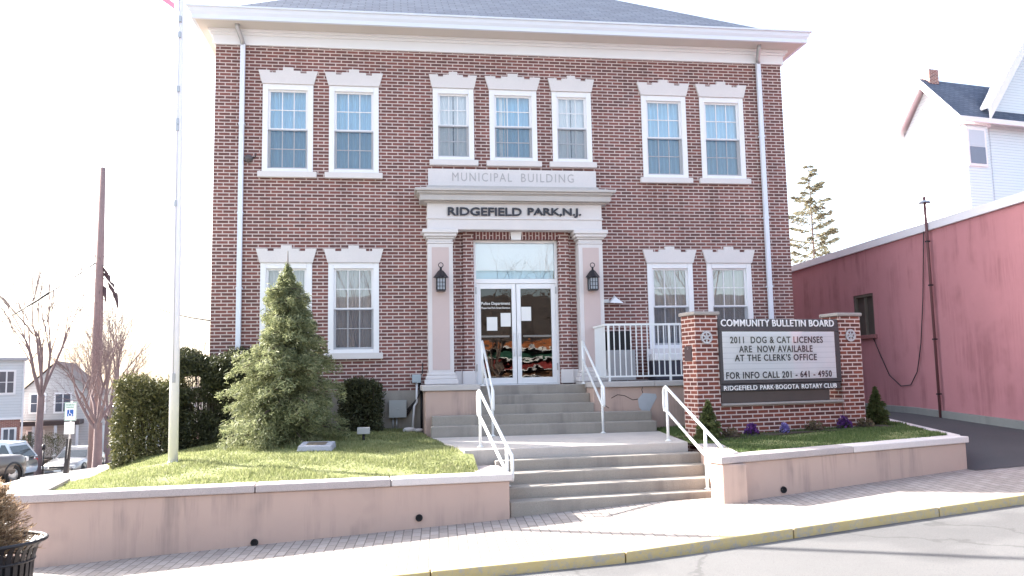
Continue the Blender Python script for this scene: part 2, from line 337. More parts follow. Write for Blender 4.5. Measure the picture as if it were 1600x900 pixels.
# ------------------------------------------------------------------ municipal building
BO = (0, 0, -1.3)
bld = thing('municipal_building', 'two storey brown brick municipal building with white cornice, stone portico and glass doors', 'building', BO)
def B(): return MB(BO)
W2 = 5.85; ZT = 6.575; ZF = -.22
a_, b_, c_, d_, e_, f_, g_ = 4.948, 3.981, 3.676, 2.707, 1.632, .806, .488
UP = (4.048, 5.807); UC = (4.344, 5.828); LO = (.514, 2.262)
wins = []
for (x0, x1) in ((-a_, -b_), (-c_, -d_), (d_, c_), (b_, a_)): wins.append((x0, x1, *UP, 'U'))
for (x0, x1, k) in ((-e_, -f_, 'S'), (-g_, g_, 'M'), (f_, e_, 'S')): wins.append((x0, x1, *UC, k))
for (x0, x1) in ((-a_, -b_), (-c_, -d_), (d_, c_), (b_, a_)): wins.append((x0, x1, *LO, 'L'))
DX = .855; DZ0, DZ1 = -.16, 2.73
holes = [(w[0], w[1], w[2], w[3]) for w in wins] + [(-DX, DX, DZ0-.3, DZ1)]
def holed_wall(mb, x0, x1, z0, z1, y, holes, depth):
    X = sorted({x0, x1} | {h[i] for h in holes for i in (0, 1)}); Z = sorted({z0, z1} | {min(max(h[i], z0), z1) for h in holes for i in (2, 3)})
    for i in range(len(X)-1):
        for j in range(len(Z)-1):
            cx, cz = (X[i]+X[i+1])/2, (Z[j]+Z[j+1])/2
            if any(h[0] < cx < h[1] and h[2] < cz < h[3] for h in holes): continue
            mb.quad((X[i], y, Z[j]), (X[i+1], y, Z[j]), (X[i+1], y, Z[j+1]), (X[i], y, Z[j+1]))
    for h in holes:
        p0, p1, q0, q1 = h[0], h[1], max(h[2], z0), h[3]
        mb.quad((p0, y, q0), (p0, y, q1), (p0, y+depth, q1), (p0, y+depth, q0)); mb.quad((p1, y, q0), (p1, y+depth, q0), (p1, y+depth, q1), (p1, y, q1))
        mb.quad((p0, y, q1), (p1, y, q1), (p1, y+depth, q1), (p0, y+depth, q1)); mb.quad((p0, y, q0), (p0, y+depth, q0), (p1, y+depth, q0), (p1, y, q0))
mb = B(); holed_wall(mb, -W2, W2, ZF, ZT, 0, holes, .30)
BD = 11.5
mb.quad((-W2, BD, ZF), (-W2, 0, ZF), (-W2, 0, ZT), (-W2, BD, ZT)); mb.quad((W2, 0, ZF), (W2, BD, ZF), (W2, BD, ZT), (W2, 0, ZT))
mb.quad((W2, BD, ZF), (-W2, BD, ZF), (-W2, BD, ZT), (W2, BD, ZT))
mb.build('brick_wall', M['brick'], bld)
mb = B()
for x0, x1, y0, y1 in ((-W2-.03, -DX-.15, -.035, .35), (DX+.15, W2+.03, -.035, .35), (-W2-.03, -W2+.3, .35, BD), (W2-.3, W2+.03, .35, BD)): mb.box(x0, x1, y0, y1, -2.2, ZF)
mb.build('foundation', M['concrete'], bld)
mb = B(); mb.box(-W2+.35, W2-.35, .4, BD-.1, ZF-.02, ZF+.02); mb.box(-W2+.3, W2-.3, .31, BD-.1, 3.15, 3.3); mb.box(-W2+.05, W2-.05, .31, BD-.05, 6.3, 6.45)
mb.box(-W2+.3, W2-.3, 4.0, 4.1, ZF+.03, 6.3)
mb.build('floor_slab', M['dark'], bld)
# cornice: frieze, moulding, soffit, gutter, roof
mb = B()
for x0, x1, y0, y1 in ((-W2-.05, W2+.05, -.05, .1), (-W2-.05, -W2+.1, .1, BD), (W2-.1, W2+.05, .1, BD)): mb.box(x0, x1, y0, y1, ZT, 6.83)
for k, (o, z0, z1) in enumerate(((.09, 6.76, 6.815), (.13, 6.815, 6.868))):
    mb.box(-W2-o, W2+o, -o, -.051, z0, z1); mb.box(-W2-o, -W2-.051, -.051, BD, z0, z1); mb.box(W2+.051, W2+o, -.051, BD, z0, z1)
mb.build('frieze', M['frieze'], bld, bevel=.006)
EX, EY = 6.2, -.55
mb = B(); mb.box(-EX+.02, EX-.02, EY+.02, BD+.5, 6.87, 6.90); mb.build('soffit', M['soffit'], bld)
mb = B()
prof = [(0, 0), (0, .075), (-.035, .13), (-.05, .20), (-.085, .205), (-.085, .235), (.06, .235), (.06, 0)]   # gutter profile, outwards negative
def ring(pr, z):
    out = []
    for o, h in pr: out.append([(-EX+o, EY+o, z+h), (EX-o, EY+o, z+h), (EX-o, BD+.5-o, z+h), (-EX+o, BD+.5-o, z+h)])
    return out
rg = ring(prof, 6.865)
for k in range(len(prof)):
    p, q = rg[k], rg[(k+1) % len(prof)]
    for i in range(4): mb.quad(p[i], p[(i+1) % 4], q[(i+1) % 4], q[i])
mb.build('gutter', M['gutter'], bld)
mb = B(); t = .74; z0 = 7.045; h = 5.2
x0, x1, y0, y1 = -EX+.1, EX-.1, EY+.1, BD+.4
rl = (x1-x0)/2*.92
pk = ((x0+rl), (x1-rl)); yy = (y0+y1)/2; hh = (yy-y0)*t*.0 + rl*t
v = [(x0,y0,z0),(x1,y0,z0),(x1,y1,z0),(x0,y1,z0),(pk[0],yy,z0+hh),(pk[1],yy,z0+hh)]
mb.add(v, [(0,1,5,4),(2,3,4,5),(1,2,5),(3,0,4)])
mb.build('roof', M['slate'], bld)
mb = B(); mb.box(x0, x1, y0+.02, y1, 7.0, 7.03); mb.build('gutter_floor', M['gutter'], bld)
# windows
def lintel(mb, x0, x1, z, proud=.055):
    s = (x1-x0)/.967; cx = (x0+x1)/2; w = (x1-x0)/2+.01
    P = [(-w, 0), (w, 0), (w+.075*s, .27), (w-.14*s, .27), (w-.14*s, .222), (.235*s, .222), (.235*s, .27), (.10*s, .27), (.10*s, .335), (-.10*s, .335), (-.10*s, .27), (-.235*s, .27), (-.235*s, .222), (-w+.14*s, .222), (-w+.14*s, .27), (-w-.075*s, .27)]
    # concave: build as convex strips
    strips = [[(-w,0),(w,0),(w+.062*s,.222),(-w-.062*s,.222)], [(-w-.062*s,.222),(-w+.14*s,.222),(-w+.14*s,.27),(-w-.075*s,.27)],
              [(w-.14*s,.222),(w+.062*s,.222),(w+.075*s,.27),(w-.14*s,.27)], [(-.235*s,.222),(.235*s,.222),(.235*s,.27),(-.235*s,.27)], [(-.10*s,.27),(.10*s,.27),(.10*s,.335),(-.10*s,.335)]]
    n0 = len(mb.v)
    pts = [(cx+x, -proud, z+q) for x, q in P]; back = [(cx+x, .02, z+q) for x, q in P]; n = len(P)
    mb.add(pts+back, [(i, i+n, (i+1) % n+n, (i+1) % n) for i in range(n)])
    for st in strips: mb.add([(cx+x, -proud, z+q) for x, q in st], [(0, 1, 2, 3)])
    return (cx, s)
def sash(mb, x0, x1, z0, z1, y0, y1, cols, rows, st=.042, mt=.016):
    mb.box(x0, x0+st, y0, y1, z0, z1); mb.box(x1-st, x1, y0, y1, z0, z1); mb.box(x0+st, x1-st, y0, y1, z0, z0+st); mb.box(x0+st, x1-st, y0, y1, z1-st*.8, z1)
    for k in range(1, cols):
        x = x0+st+(x1-x0-2*st)*k/cols; mb.box(x-mt/2, x+mt/2, y0+.004, y1-.004, z0+st, z1-st*.8)
    for k in range(1, rows):
        z = z0+st+(z1-z0-1.8*st)*k/rows; mb.box(x0+st, x1-st, y0+.006, y1-.006, z-mt/2, z+mt/2)
def drape(x0, x1, z0, z1, y, amp, per, seed, gap=None):
    mb = B(); r = random.Random(seed); n = int((x1-x0)/.012); vs = []; ph = 0
    for i in range(n+1):
        x = x0+(x1-x0)*i/n; ph += .012/per*2*math.pi*(.75+.5*r.random())
        vs.append((x, y+amp*math.sin(ph)+amp*.4*math.sin(ph*.37+2)))
    pts = [(x, yv, z0) for x, yv in vs]+[(x, yv, z1) for x, yv in vs]
    fs = [(i, i+1, i+n+2, i+n+1) for i in range(n) if not (gap and gap[0] < (vs[i][0]) < gap[1])]
    return mb.add(pts, fs, True)
for wi, (x0, x1, z0, z1, kind) in enumerate(wins):
    mb = B(); cw = .105
    mb.box(x0, x0+cw, -.025, .12, z0, z1); mb.box(x1-cw, x1, -.025, .12, z0, z1); mb.box(x0+cw, x1-cw, -.025, .12, z1-.11, z1); mb.box(x0+cw, x1-cw, -.03, .12, z0, z0+.07)
    wf = mb.build('window', M['white'], bld, bevel=.006)
    ix0, ix1, iz0, iz1 = x0+cw, x1-cw, z0+.07, z1-.11; zm = (iz0+iz1)/2
    cols = 3
    mb = B(); sash(mb, ix0, ix1, zm-.02, iz1, .025, .06, cols, 2); mb.build('sash', M['white'], wf)
    mb = B(); sash(mb, ix0, ix1, iz0, zm+.02, .065, .10, cols, 2); mb.build('sash', M['white'], wf)
    mb = B(); mb.quad((ix0, .043, zm-.02), (ix1, .043, zm-.02), (ix1, .043, iz1), (ix0, .043, iz1)); mb.build('pane', M['glass'], wf)
    mb = B(); mb.quad((ix0, .083, iz0), (ix1, .083, iz0), (ix1, .083, zm+.02), (ix0, .083, zm+.02)); mb.build('pane', M['glass'], wf)
    mb = B(); mb.quad((ix0, .015, iz0), (ix1, .015, iz0), (ix1, .015, zm), (ix0, .015, zm)); mb.build('insect_screen', M['screen'], wf)
    cm = {'U': 'curtain', 'S': 'curtain_white', 'M': 'curtain', 'L': 'curtain_grey'}[kind]
    gap = ((ix0+ix1)/2-.012, (ix0+ix1)/2+.018) if kind == 'S' else None
    drape(ix0-.12, ix1+.12, iz0-.1, iz1+.1, .165 if kind != 'S' else .122, .042 if kind != 'S' else .010, .085 if kind != 'L' else .07, wi*3+1, gap).build('curtain', M[cm], wf)
    if kind == 'M': drape(ix0+.10, ix0+.24, iz0-.1, iz1+.1, .135, .012, .06, 77).build('curtain', M['curtain_white'], wf)
    mb = B(); s0 = .085; mb.box(x0-.075, x1+.075, -s0, .12, z0-.118, z0-.002); mb.build('sill', M['stone'], wf, bevel=.008)
    mb = B(); lintel(mb, x0, x1, z1+.002); mb.build('lintel', M['stone'], wf)
# portico ---------------------------------------------------
PX = -.03
for s in (-1, 1):
    cx = PX+s*1.495; w = .245
    mb = B(); mb.box(cx-w, cx+w, -.30, -.001, .11, 2.60)
    pil = mb.build('pilaster', M['stone'], bld, bevel=.006)
    mb = B(); mb.box(cx-.165, cx+.165, -.309, -.3, .16, 2.53); mb.build('panel', M['stucco_panel'], pil)
    mb = B()
    for o, q0, q1 in ((.012, 2.602, 2.64), (.03, 2.70, 2.74), (.07, 2.74, 2.80), (.10, 2.80, 2.878)): mb.box(cx-w-o, cx+w+o, -.30-o, -.001, q0, q1)
    mb.box(cx-w+.004, cx+w-.004, -.296, -.001, 2.64, 2.70)
    mb.build('capital', M['stone'], pil, bevel=.014)
    mb = B(); mb.box(cx-w-.075, cx+w+.075, -.375, -.001, -.118, -.02); mb.box(cx-w-.05, cx+w+.05, -.35, -.001, -.02, .05); mb.box(cx-w-.025, cx+w+.025, -.325, -.001, .05, .11)
    mb.build('pilaster_base', M['stone'], pil, bevel=.018)
mb = B()
ex = 1.74
mb.box(PX-ex, PX+ex, -.32, -.001, 2.88, 3.085); mb.box(PX-ex-.02, PX+ex+.02, -.34, -.001, 3.085, 3.12); mb.box(PX-ex, PX+ex, -.315, -.001, 3.12, 3.40)
ent = mb.build('entablature', M['stone'], bld, bevel=.005)
mb = B()
for o, q0, q1 in ((.06, 3.40, 3.43), (.15, 3.43, 3.54), (.17, 3.54, 3.56), (.20, 3.56, 3.60), (.245, 3.60, 3.655)): mb.box(PX-ex-o, PX+ex+o, -.32-o, -.001, q0, q1)
mb.box(PX-ex-.12, PX+ex+.12, -.44, -.001, 3.655, 3.69); mb.box(PX-ex+.0, PX+ex-.0, -.14, -.001, 3.69, 3.80)
mb.build('portico_cornice', M['stone_dark'], ent, bevel=.012)
mb = B(); mb.box(PX-ex+.03, PX+ex-.03, -.075, -.001, 3.81, 4.15); mb.box(PX-.006, PX+.0, -.079, -.074, 3.82, 4.14)
pan = mb.build('name_panel', M['stone'], bld, bevel=.006)
text_mesh('lettering', 'MUNICIPAL', 1.20, .175, M['engraved'], pan, (PX-.63, -.077, 3.99+1.3), .006, -.004, spacing=1.25)
text_mesh('lettering', 'BUILDING', 1.08, .175, M['engraved'], pan, (PX+.70, -.077, 3.99+1.3), .006, -.004, spacing=1.25)
text_mesh('lettering', 'RIDGEFIELD', 1.46, .165, M['letters'], ent, (-.645, -.335, 3.235+1.3), .035, .022)
text_mesh('lettering', 'PARK,N.J.', 1.08, .19, M['letters'], ent, (.745, -.335, 3.2225+1.3), .035, .022)
# brick door surround with soldier course and keystone, plinth blocks
for s in (-1, 1):
    x0, x1 = sorted((s*DX, s*(DX+.21))); mb = B(); mb.box(x0, x1, -.075, -.001, .13, 2.88); sur = mb.build('door_jamb', M['brick'], bld)
mb = B(); mb.box(-DX+.001, -.116, -.075, .1, DZ1+.003, 2.88); mb.box(.116, DX-.001, -.075, .1, DZ1+.003, 2.88); mb.box(-.116, .116, -.06, .1, DZ1+.02, 2.87); sur = mb.build('soldier_course', M['soldier'], bld)
mb = B(); mb.prism([(-.095, DZ1-.01), (.095, DZ1-.01), (.115, 2.878), (-.115, 2.878)], -.105, -.01); mb.build('keystone', M['white'], sur, bevel=.006)
for s in (-1, 1):
    mb = B(); x0, x1 = sorted((s*(DX+.002), s*(DX+.245))); mb.box(x0, x1, -.10, -.001, -.14, .13); x0, x1 = sorted((s*(DX+.2455), s*1.24)); mb.box(x0+PX*.0, x1, -.05, -.001, -.14, .13)
    mb.build('plinth_block', M['stone'], bld, bevel=.008)
# doors
fy0, fy1 = .06, .16
mb = B(); mb.box(-DX+.002, -DX+.055, fy0, fy1, DZ0, DZ1); mb.box(DX-.055, DX-.002, fy0, fy1, DZ0, DZ1); mb.box(-DX+.055, DX-.055, fy0, fy1, DZ1-.05, DZ1); mb.box(-DX+.055, DX-.055, fy0, fy1, 1.86, 1.95); mb.box(-DX+.055, DX-.055, fy0-.02, fy1, DZ0-.0, DZ0+.02)
dfr = mb.build('door_frame', M['alum'], bld, bevel=.004)
mb = B(); mb.quad((-DX+.055, .11, 1.95), (DX-.055, .11, 1.95), (DX-.055, .11, DZ1-.05), (-DX+.055, .11, DZ1-.05)); mb.build('transom_pane', M['glass'], dfr)
mb = B(); mb.box(-DX+.06, DX-.06, .150, .156, 2.13, DZ1-.055); mb.build('transom_shade', M['curtain_white'], dfr)
mb = B(); mb.box(-DX+.06, DX-.06, .26, .27, 1.9, 2.2); mb.build('transom_sky_tint', M['curtain'], dfr)  # cyan panel added to stand for the blue reflection in the transom
M['ghost'] = pm('pale_numeral', (.93, .95, .95), .5, .02, 3)
text_mesh('house_number', '234', .62, .20, M['ghost'], dfr, (-.02, .145, 2.27+1.3), .004, .01, spacing=1.25)
for s in (-1, 1):
    x0, x1 = sorted((s*.006, s*(DX-.058))); z0, z1 = DZ0+.025, 1.855
    mb = B(); st = .085
    mb.box(x0, x0+st, .075, .125, z0, z1); mb.box(x1-st, x1, .075, .125, z0, z1); mb.box(x0+st, x1-st, .075, .125, z0, z0+.12); mb.box(x0+st, x1-st, .075, .125, z1-.10, z1)
    dr = mb.build('door', M['alum'], bld, bevel=.004)
    mb = B(); mb.quad((x0+st, .10, z0+.12), (x1-st, .10, z0+.12), (x1-st, .10, z1-.10), (x0+st, .10, z1-.10)); mb.build('door_pane', M['glass_door'], dr)
    mb = B(); hx = .055*s; mb.tube([(hx, .07, .42), (hx, .035, .42), (hx, .035, .83), (hx, .07, .83)], .014, 8); mb.box(hx-.03, hx+.03, .058, .075, .86, .96); mb.build('handle', M['alum'], dr)
    mb = B(); q = sorted((s*.14, s*.72)); mb.box(q[0], q[1], .128, .15, .79, .825); mb.build('push_bar', M['alum'], dr)
    for zz in (.12, 1.65): mb = B(); mb.box(s*(DX-.05)-.012, s*(DX-.05)+.012, .045, .06, zz, zz+.14); mb.build('hinge', M['steel'], dr)
    papers = [(-.49, .92, .21, .27), (-.215, 1.0, .20, .27)] if s < 0 else [(.20, 1.11, .20, .28)]
    mb = B()
    for (px, pz, pw, ph) in papers: mb.box(px-pw/2, px+pw/2, .088, .092, pz, pz+ph)
    mb.build('notice', M['paper'], dr)
    if s < 0:
        text_mesh('lettering', 'Police Department', .58, .075, M['paper'], dr, (-.41, .094, 1.455+1.3), .003, .012)
        text_mesh('lettering', 'Please Use Park Street Entrance', .58, .04, M['paper'], dr, (-.41, .094, 1.375+1.3), .003, .012)
# downspouts
for s in (-1, 1):
    x = -5.325 if s < 0 else 5.31; q = s*.0
    mb = B(); mb.tube([(x-.07, -.33, 6.885), (x-.07, -.30, 6.80), (x-.02, -.12, 6.66), (x, -.085, 6.56)], .045, 10)
    el = mb.build('downspout_elbow', M['steel'], bld)
    mb = B(); mb.box(x-.045, x+.045, -.115, -.035, -.9, 6.57); mb.build('downspout', M['gutter'], bld, bevel=.008)
    mb = B()
    for zz in (4.95, 3.2, 1.75): mb.box(x-.055, x+.055, -.12, -.002, zz, zz+.035)
    mb.build('strap', M['gutter'], el)

# wall mounted things
for s in (-1, 1):
    cx = PX+s*1.495; L = thing('wall_lantern', 'black iron wall lantern on the %s pilaster of the portico' % ('left' if s < 0 else 'right'), 'lantern', (cx, -.309, 1.66), 0, 'lanterns beside the doors')
    mb = MB(); mb.box(-.085, .085, -.20, -.02, 0, .025); mb.box(-.095, .095, -.21, -.01, .245, .262)
    for sx in (-.08, .08):
        for sy in (-.195, -.03): mb.box(sx-.01, sx+.01, sy-.008, sy+.008, .02, .25)
    for sx in (-.027, .027): mb.box(sx-.005, sx+.005, -.2, -.19, .02, .25)
    for zz in (.09, .165): mb.box(-.08, .08, -.2, -.19, zz-.004, zz+.004)
    mb.box(-.05, .05, -.02, 0, .05, .22); mb.build('cage', M['black'], L)
    mb = MB(); mb.lathe([(.150, 0), (.135, .02), (.055, .13), (.022, .15), (.018, .20), (.0, .205)], (0, -.11, .26), 4); mb.build('roof', M['black'], L)
    mb = MB(); mb.tube([(.045*math.cos(t), -.11, .505+.045*math.sin(t)) for t in [2*math.pi*k/16 for k in range(17)]], .008, 6, False); mb.build('ring', M['black'], L)
    mb = MB(); mb.box(-.07, .07, -.185, -.035, .03, .243); mb.build('pane', pm('lantern_glass', (.42, .46, .52), .2, .05, 4), L)
L = thing('bell_siren', 'small dark round alarm bell on the brick by the left downspout', 'alarm bell', (-5.19, 0, 4.29))
mb = MB(); mb.lathe([(.0, .12), (.05, .115), (.075, .08), (.08, .05), (.03, .03), (.03, 0)], (0, 0, 0), 16, 'y'); mb.build('gong', pm('dull_bronze', (.09, .08, .085), .5, .2, 5), L)
mb = MB(); mb.tube([(.04, -.02, .0), (.12, -.02, .05), (.13, -.02, .12)], .01, 6); mb.build('wire', M['black'], L)
L = thing('wall_floodlight', 'small white triangular floodlight on the brick right of the portico', 'floodlight', (1.98, 0, 1.46))
mb = MB(); mb.add([(-.11, -.02, 0), (.17, -.02, -.01), (.02, -.02, .14), (-.11, -.16, -.02), (.17, -.16, -.03), (.02, -.10, .10)], [(0,1,2),(3,5,4),(0,3,4,1),(1,4,5,2),(2,5,3,0)]); mb.build('hood', M['white'], L)
mb = MB(); mb.box(-.23, -.10, -.05, 0, -.01, .06); mb.build('mount', M['steel'], L)

# ------------------------------------------------------------------ stairs
st = thing('entrance_steps', 'grey concrete entrance steps in two flights with a landing', 'steps', (0, -3, -1.7))
SO = (0, -3, -1.7)
mb = MB(SO); tops = [-.16, -.325, -.49, -.655, -.82]; fr = [-.85, -1.13, -1.43, -1.69, -1.97]
for k in range(3): mb.box(-.93, 1.17, fr[k], -.04 if k == 0 else fr[k-1]-.0005, -1.15, tops[k])
for k in (3, 4):
    yb = -1.432 if k == 3 else fr[3]-.0005
    mb.box(-1.80 + (.03 if k == 3 else 0), 2.16, fr[k], yb, -1.15, tops[k])
mb.build('upper_flight', M['concrete'], st, bevel=.012)
mb = MB(SO); mb.slab([(-1.46, -4.56), (1.86, -4.33), (2.2, -1.99), (-1.80, -1.99)], -1.35, -1.0); mb.build('landing', M['concrete_light'], st, bevel=.012)
fx = lambda y: 1.70+.3*(y+6.05)/1.59
lines_ = [(-1.0, (-1.45, -4.56), (2.0, -4.33)), (-1.14, (-1.05, -4.78), (fx(-4.56), -4.56)), (-1.28, (-.985, -5.12), (fx(-4.86), -4.86)), (-1.42, (-.985, -5.44), (fx(-5.18), -5.18)), (-1.56, (-.985, -5.70), (fx(-5.43), -5.43))]
mb = MB(SO)
for k in range(1, 5):
    z, l_, r_ = lines_[k]; zp, lp, rp = lines_[k-1]
    mb.slab([l_, r_, (rp[0], rp[1]-.001), (lp[0] if k > 1 else -1.05, lp[1]-.001)], -2.1, z)
mb.build('lower_flight', M['concrete'], st, bevel=.014)
# cheek walls beside the upper flight
ck = thing('cheek_wall', 'pink stucco pier with stone cap at the foot of the left pilaster', 'wall', (-1.4, -.7, -1.0), 0, 'stucco walls flanking the upper steps'); CO = (-1.4, -.7, -1.0)
mb = MB(CO); mb.box(-1.875, -.935, -1.40, -.04, -1.3, -.225); mb.build('wall_body', M['stucco'], ck, bevel=.01)
mb = MB(CO); mb.box(-1.93, -.90, -1.45, -.04, -.222, -.122); mb.build('cap', M['stone_dark'], ck, bevel=.012)
ck = thing('cheek_wall', 'cracked pink stucco wall under the white balustrade right of the steps', 'wall', (2.4, -.7, -1.0), 0, 'stucco walls flanking the upper steps'); CO = (2.4, -.7, -1.0)
mb = MB(CO); mb.box(1.172, 4.6, -1.40, -.04, -1.3, -.225); mb.build('wall_body', M['stucco'], ck, bevel=.01)
mb = MB(CO)
for x0, x1 in ((1.14, 2.32), (2.326, 3.5), (3.506, 4.63)): mb.box(x0, x1, -1.45, -.04, -.222, -.122)
mb.build('cap', M['stone_dark'], ck, bevel=.012)
M['patch'] = pm('cement_patch', (.45, .48, .52), .9, .15, 5, .3, 60)
mb = MB(CO); mb.prism([(2.02, -.60), (2.12, -.72), (2.17, -.82), (2.22, -.66), (2.36, -.42), (2.34, -.36), (2.1, -.34), (2.0, -.45)], -1.408, -1.39); mb.build('cement_patch', M['patch'], ck)
mb = MB(CO)
for pth in ([(1.5,-.42),(1.62,-.36),(1.75,-.38),(1.9,-.46),(2.0,-.45)], [(1.3,-.6),(1.38,-.55),(1.45,-.6)], [(2.1,-.34),(2.08,-.28),(2.1,-.23)]): mb.tube([(x, -1.40, z) for x, z in pth], .006, 5)
mb.build('crack', M['dark'], ck)

# ------------------------------------------------------------------ handrails
def hrail(label, top, low, base_low_z, mid_from=None, extra_post=None, drop=.36, fwd=.10, startloop=0):
    """top/low: (x,y,z_base,z_top) of the posts"""
    t = Vector((top[0], top[1], top[3])); q = Vector((low[0], low[1], low[3])); o = Vector((top[0], top[1], top[2]))
    h = thing('handrail', label, 'handrail', o, 0, 'white pipe handrails'); O = tuple(o)
    d = (q-t); dh = Vector((d.x, d.y, 0)).normalized(); D = Vector((0, 0, -drop))
    mb = MB(O); r = .021
    loop_b = [q+dh*.03, q+dh*.10+Vector((0,0,-.03)), q+dh*.115+Vector((0,0,-.09)), q+dh*.115+D*.85, q+dh*.10+D*.97, q+dh*.03+D]
    loop_t = [t-dh*.03+D, t-dh*.09+D*.95, t-dh*.11+D*.82, t-dh*.11+D*.2, t-dh*.09+D*.05, t-dh*.02+Vector((0,0,.01))] if startloop else []
    path = loop_t + [t] + loop_b + [t+D]
    mb.tube([tuple(p) for p in path], r, 10); mb.build('rail', M['rail'], h)
    mb = MB(O); mb.tube([(top[0], top[1], top[2]), tuple(t)], .021, 10); mb.lathe([(.05, .012), (.05, 0), (.02, .03)], (top[0], top[1], top[2]), 12); mb.build('post', M['rail'], h)
    lx = t+d*(extra_post if extra_post else 1.0)
    mb = MB(O); mb.tube([(lx.x, lx.y, base_low_z), tuple(lx)], .021, 10); mb.lathe([(.05, .012), (.05, 0), (.02, .03)], (lx.x, lx.y, base_low_z), 12); mb.build('post', M['rail'], h)
hrail('white pipe handrail on the left of the upper steps', (-.80, -.92, -.16, .67), (-.76, -2.05, -1.0, -.20), -1.0)
hrail('white pipe handrail on the right of the upper steps', (1.10, -.92, -.16, .65), (1.16, -2.07, -1.0, -.18), -1.0)
hrail('white pipe handrail on the left of the lower steps', (-1.19, -4.15, -1.0, -.20), (-.94, -5.38, -1.5, -.97), -1.42, extra_post=.92, startloop=1)
hrail('white pipe handrail on the right of the lower steps', (1.64, -4.10, -1.0, -.20), (1.80, -5.62, -1.5, -.93), -1.56, extra_post=.78, startloop=1)
# balustrade above the right cheek wall
bx = thing('balustrade', 'white metal picket balustrade on the stucco wall right of the doors', 'railing', (2.5, -1.2, -.12)); O = (2.5, -1.2, -.12)
ry = -1.2; xL, xR = 1.475, 4.45
mb = MB(O); mb.box(xL-.02, xR, ry-.02, ry+.02, .915, .95); mb.box(xL-.02, xL+.02, ry+.02, -.32, .915, .95); mb.build('top_rail', M['rail'], bx)
mb = MB(O); mb.box(xL-.02, xR, ry-.016, ry+.016, -.045, -.015); mb.box(xL-.016, xL+.016, ry+.016, -.32, -.045, -.015); mb.build('bottom_rail', M['rail'], bx)
px_ = [xL+.06+.107*k for k in range(28)]
for k, x in enumerate(px_):
    post = k in (0, 11, 22); mb = MB(O)
    if post: mb.box(x-.018, x+.018, ry-.018, ry+.018, -.12, .915)
    else: mb.box(x-.009, x+.009, ry-.009, ry+.009, -.015, .915)
    mb.build('post' if post else 'baluster', M['rail'], bx)
for k in range(9):
    y = ry+.09*(k+1)-.03; mb = MB(O); mb.box(xL-.009, xL+.009, y-.009, y+.009, -.015, .915); mb.build('baluster', M['rail'], bx)
cb = thing('utility_cabinet', 'grey speckled metal cabinet behind the white balustrade', 'cabinet', (1.98, -.35, -.12)); O = (1.98, -.35, -.12)
mb = MB(O); mb.box(1.72, 2.24, -.55, -.06, -.11, .48); mb.build('body', pm('grey_cabinet', (.36, .36, .37), .7, .12, 3, .1, 60, speck=.2), cb, bevel=.012)
mb = MB(O); mb.box(1.74, 2.22, -.35, -.06, .485, .86); mb.build('dark_back', M['dark'], cb, bevel=.01)
cb = thing('air_conditioner', 'white and dark air conditioner under the window behind the balustrade', 'air conditioner', (3.2, -.3, -.12)); O = (3.2, -.3, -.12)
mb = MB(O); mb.box(2.62, 3.55, -.62, -.1, -.11, .26); mb.build('grille', pm('dark_grille', (.05, .05, .07), .6, .3, 30), cb, bevel=.01)
mb = MB(O); mb.box(2.60, 3.57, -.64, -.09, .262, .40); mb.build('lid', M['alum'], cb, bevel=.015)

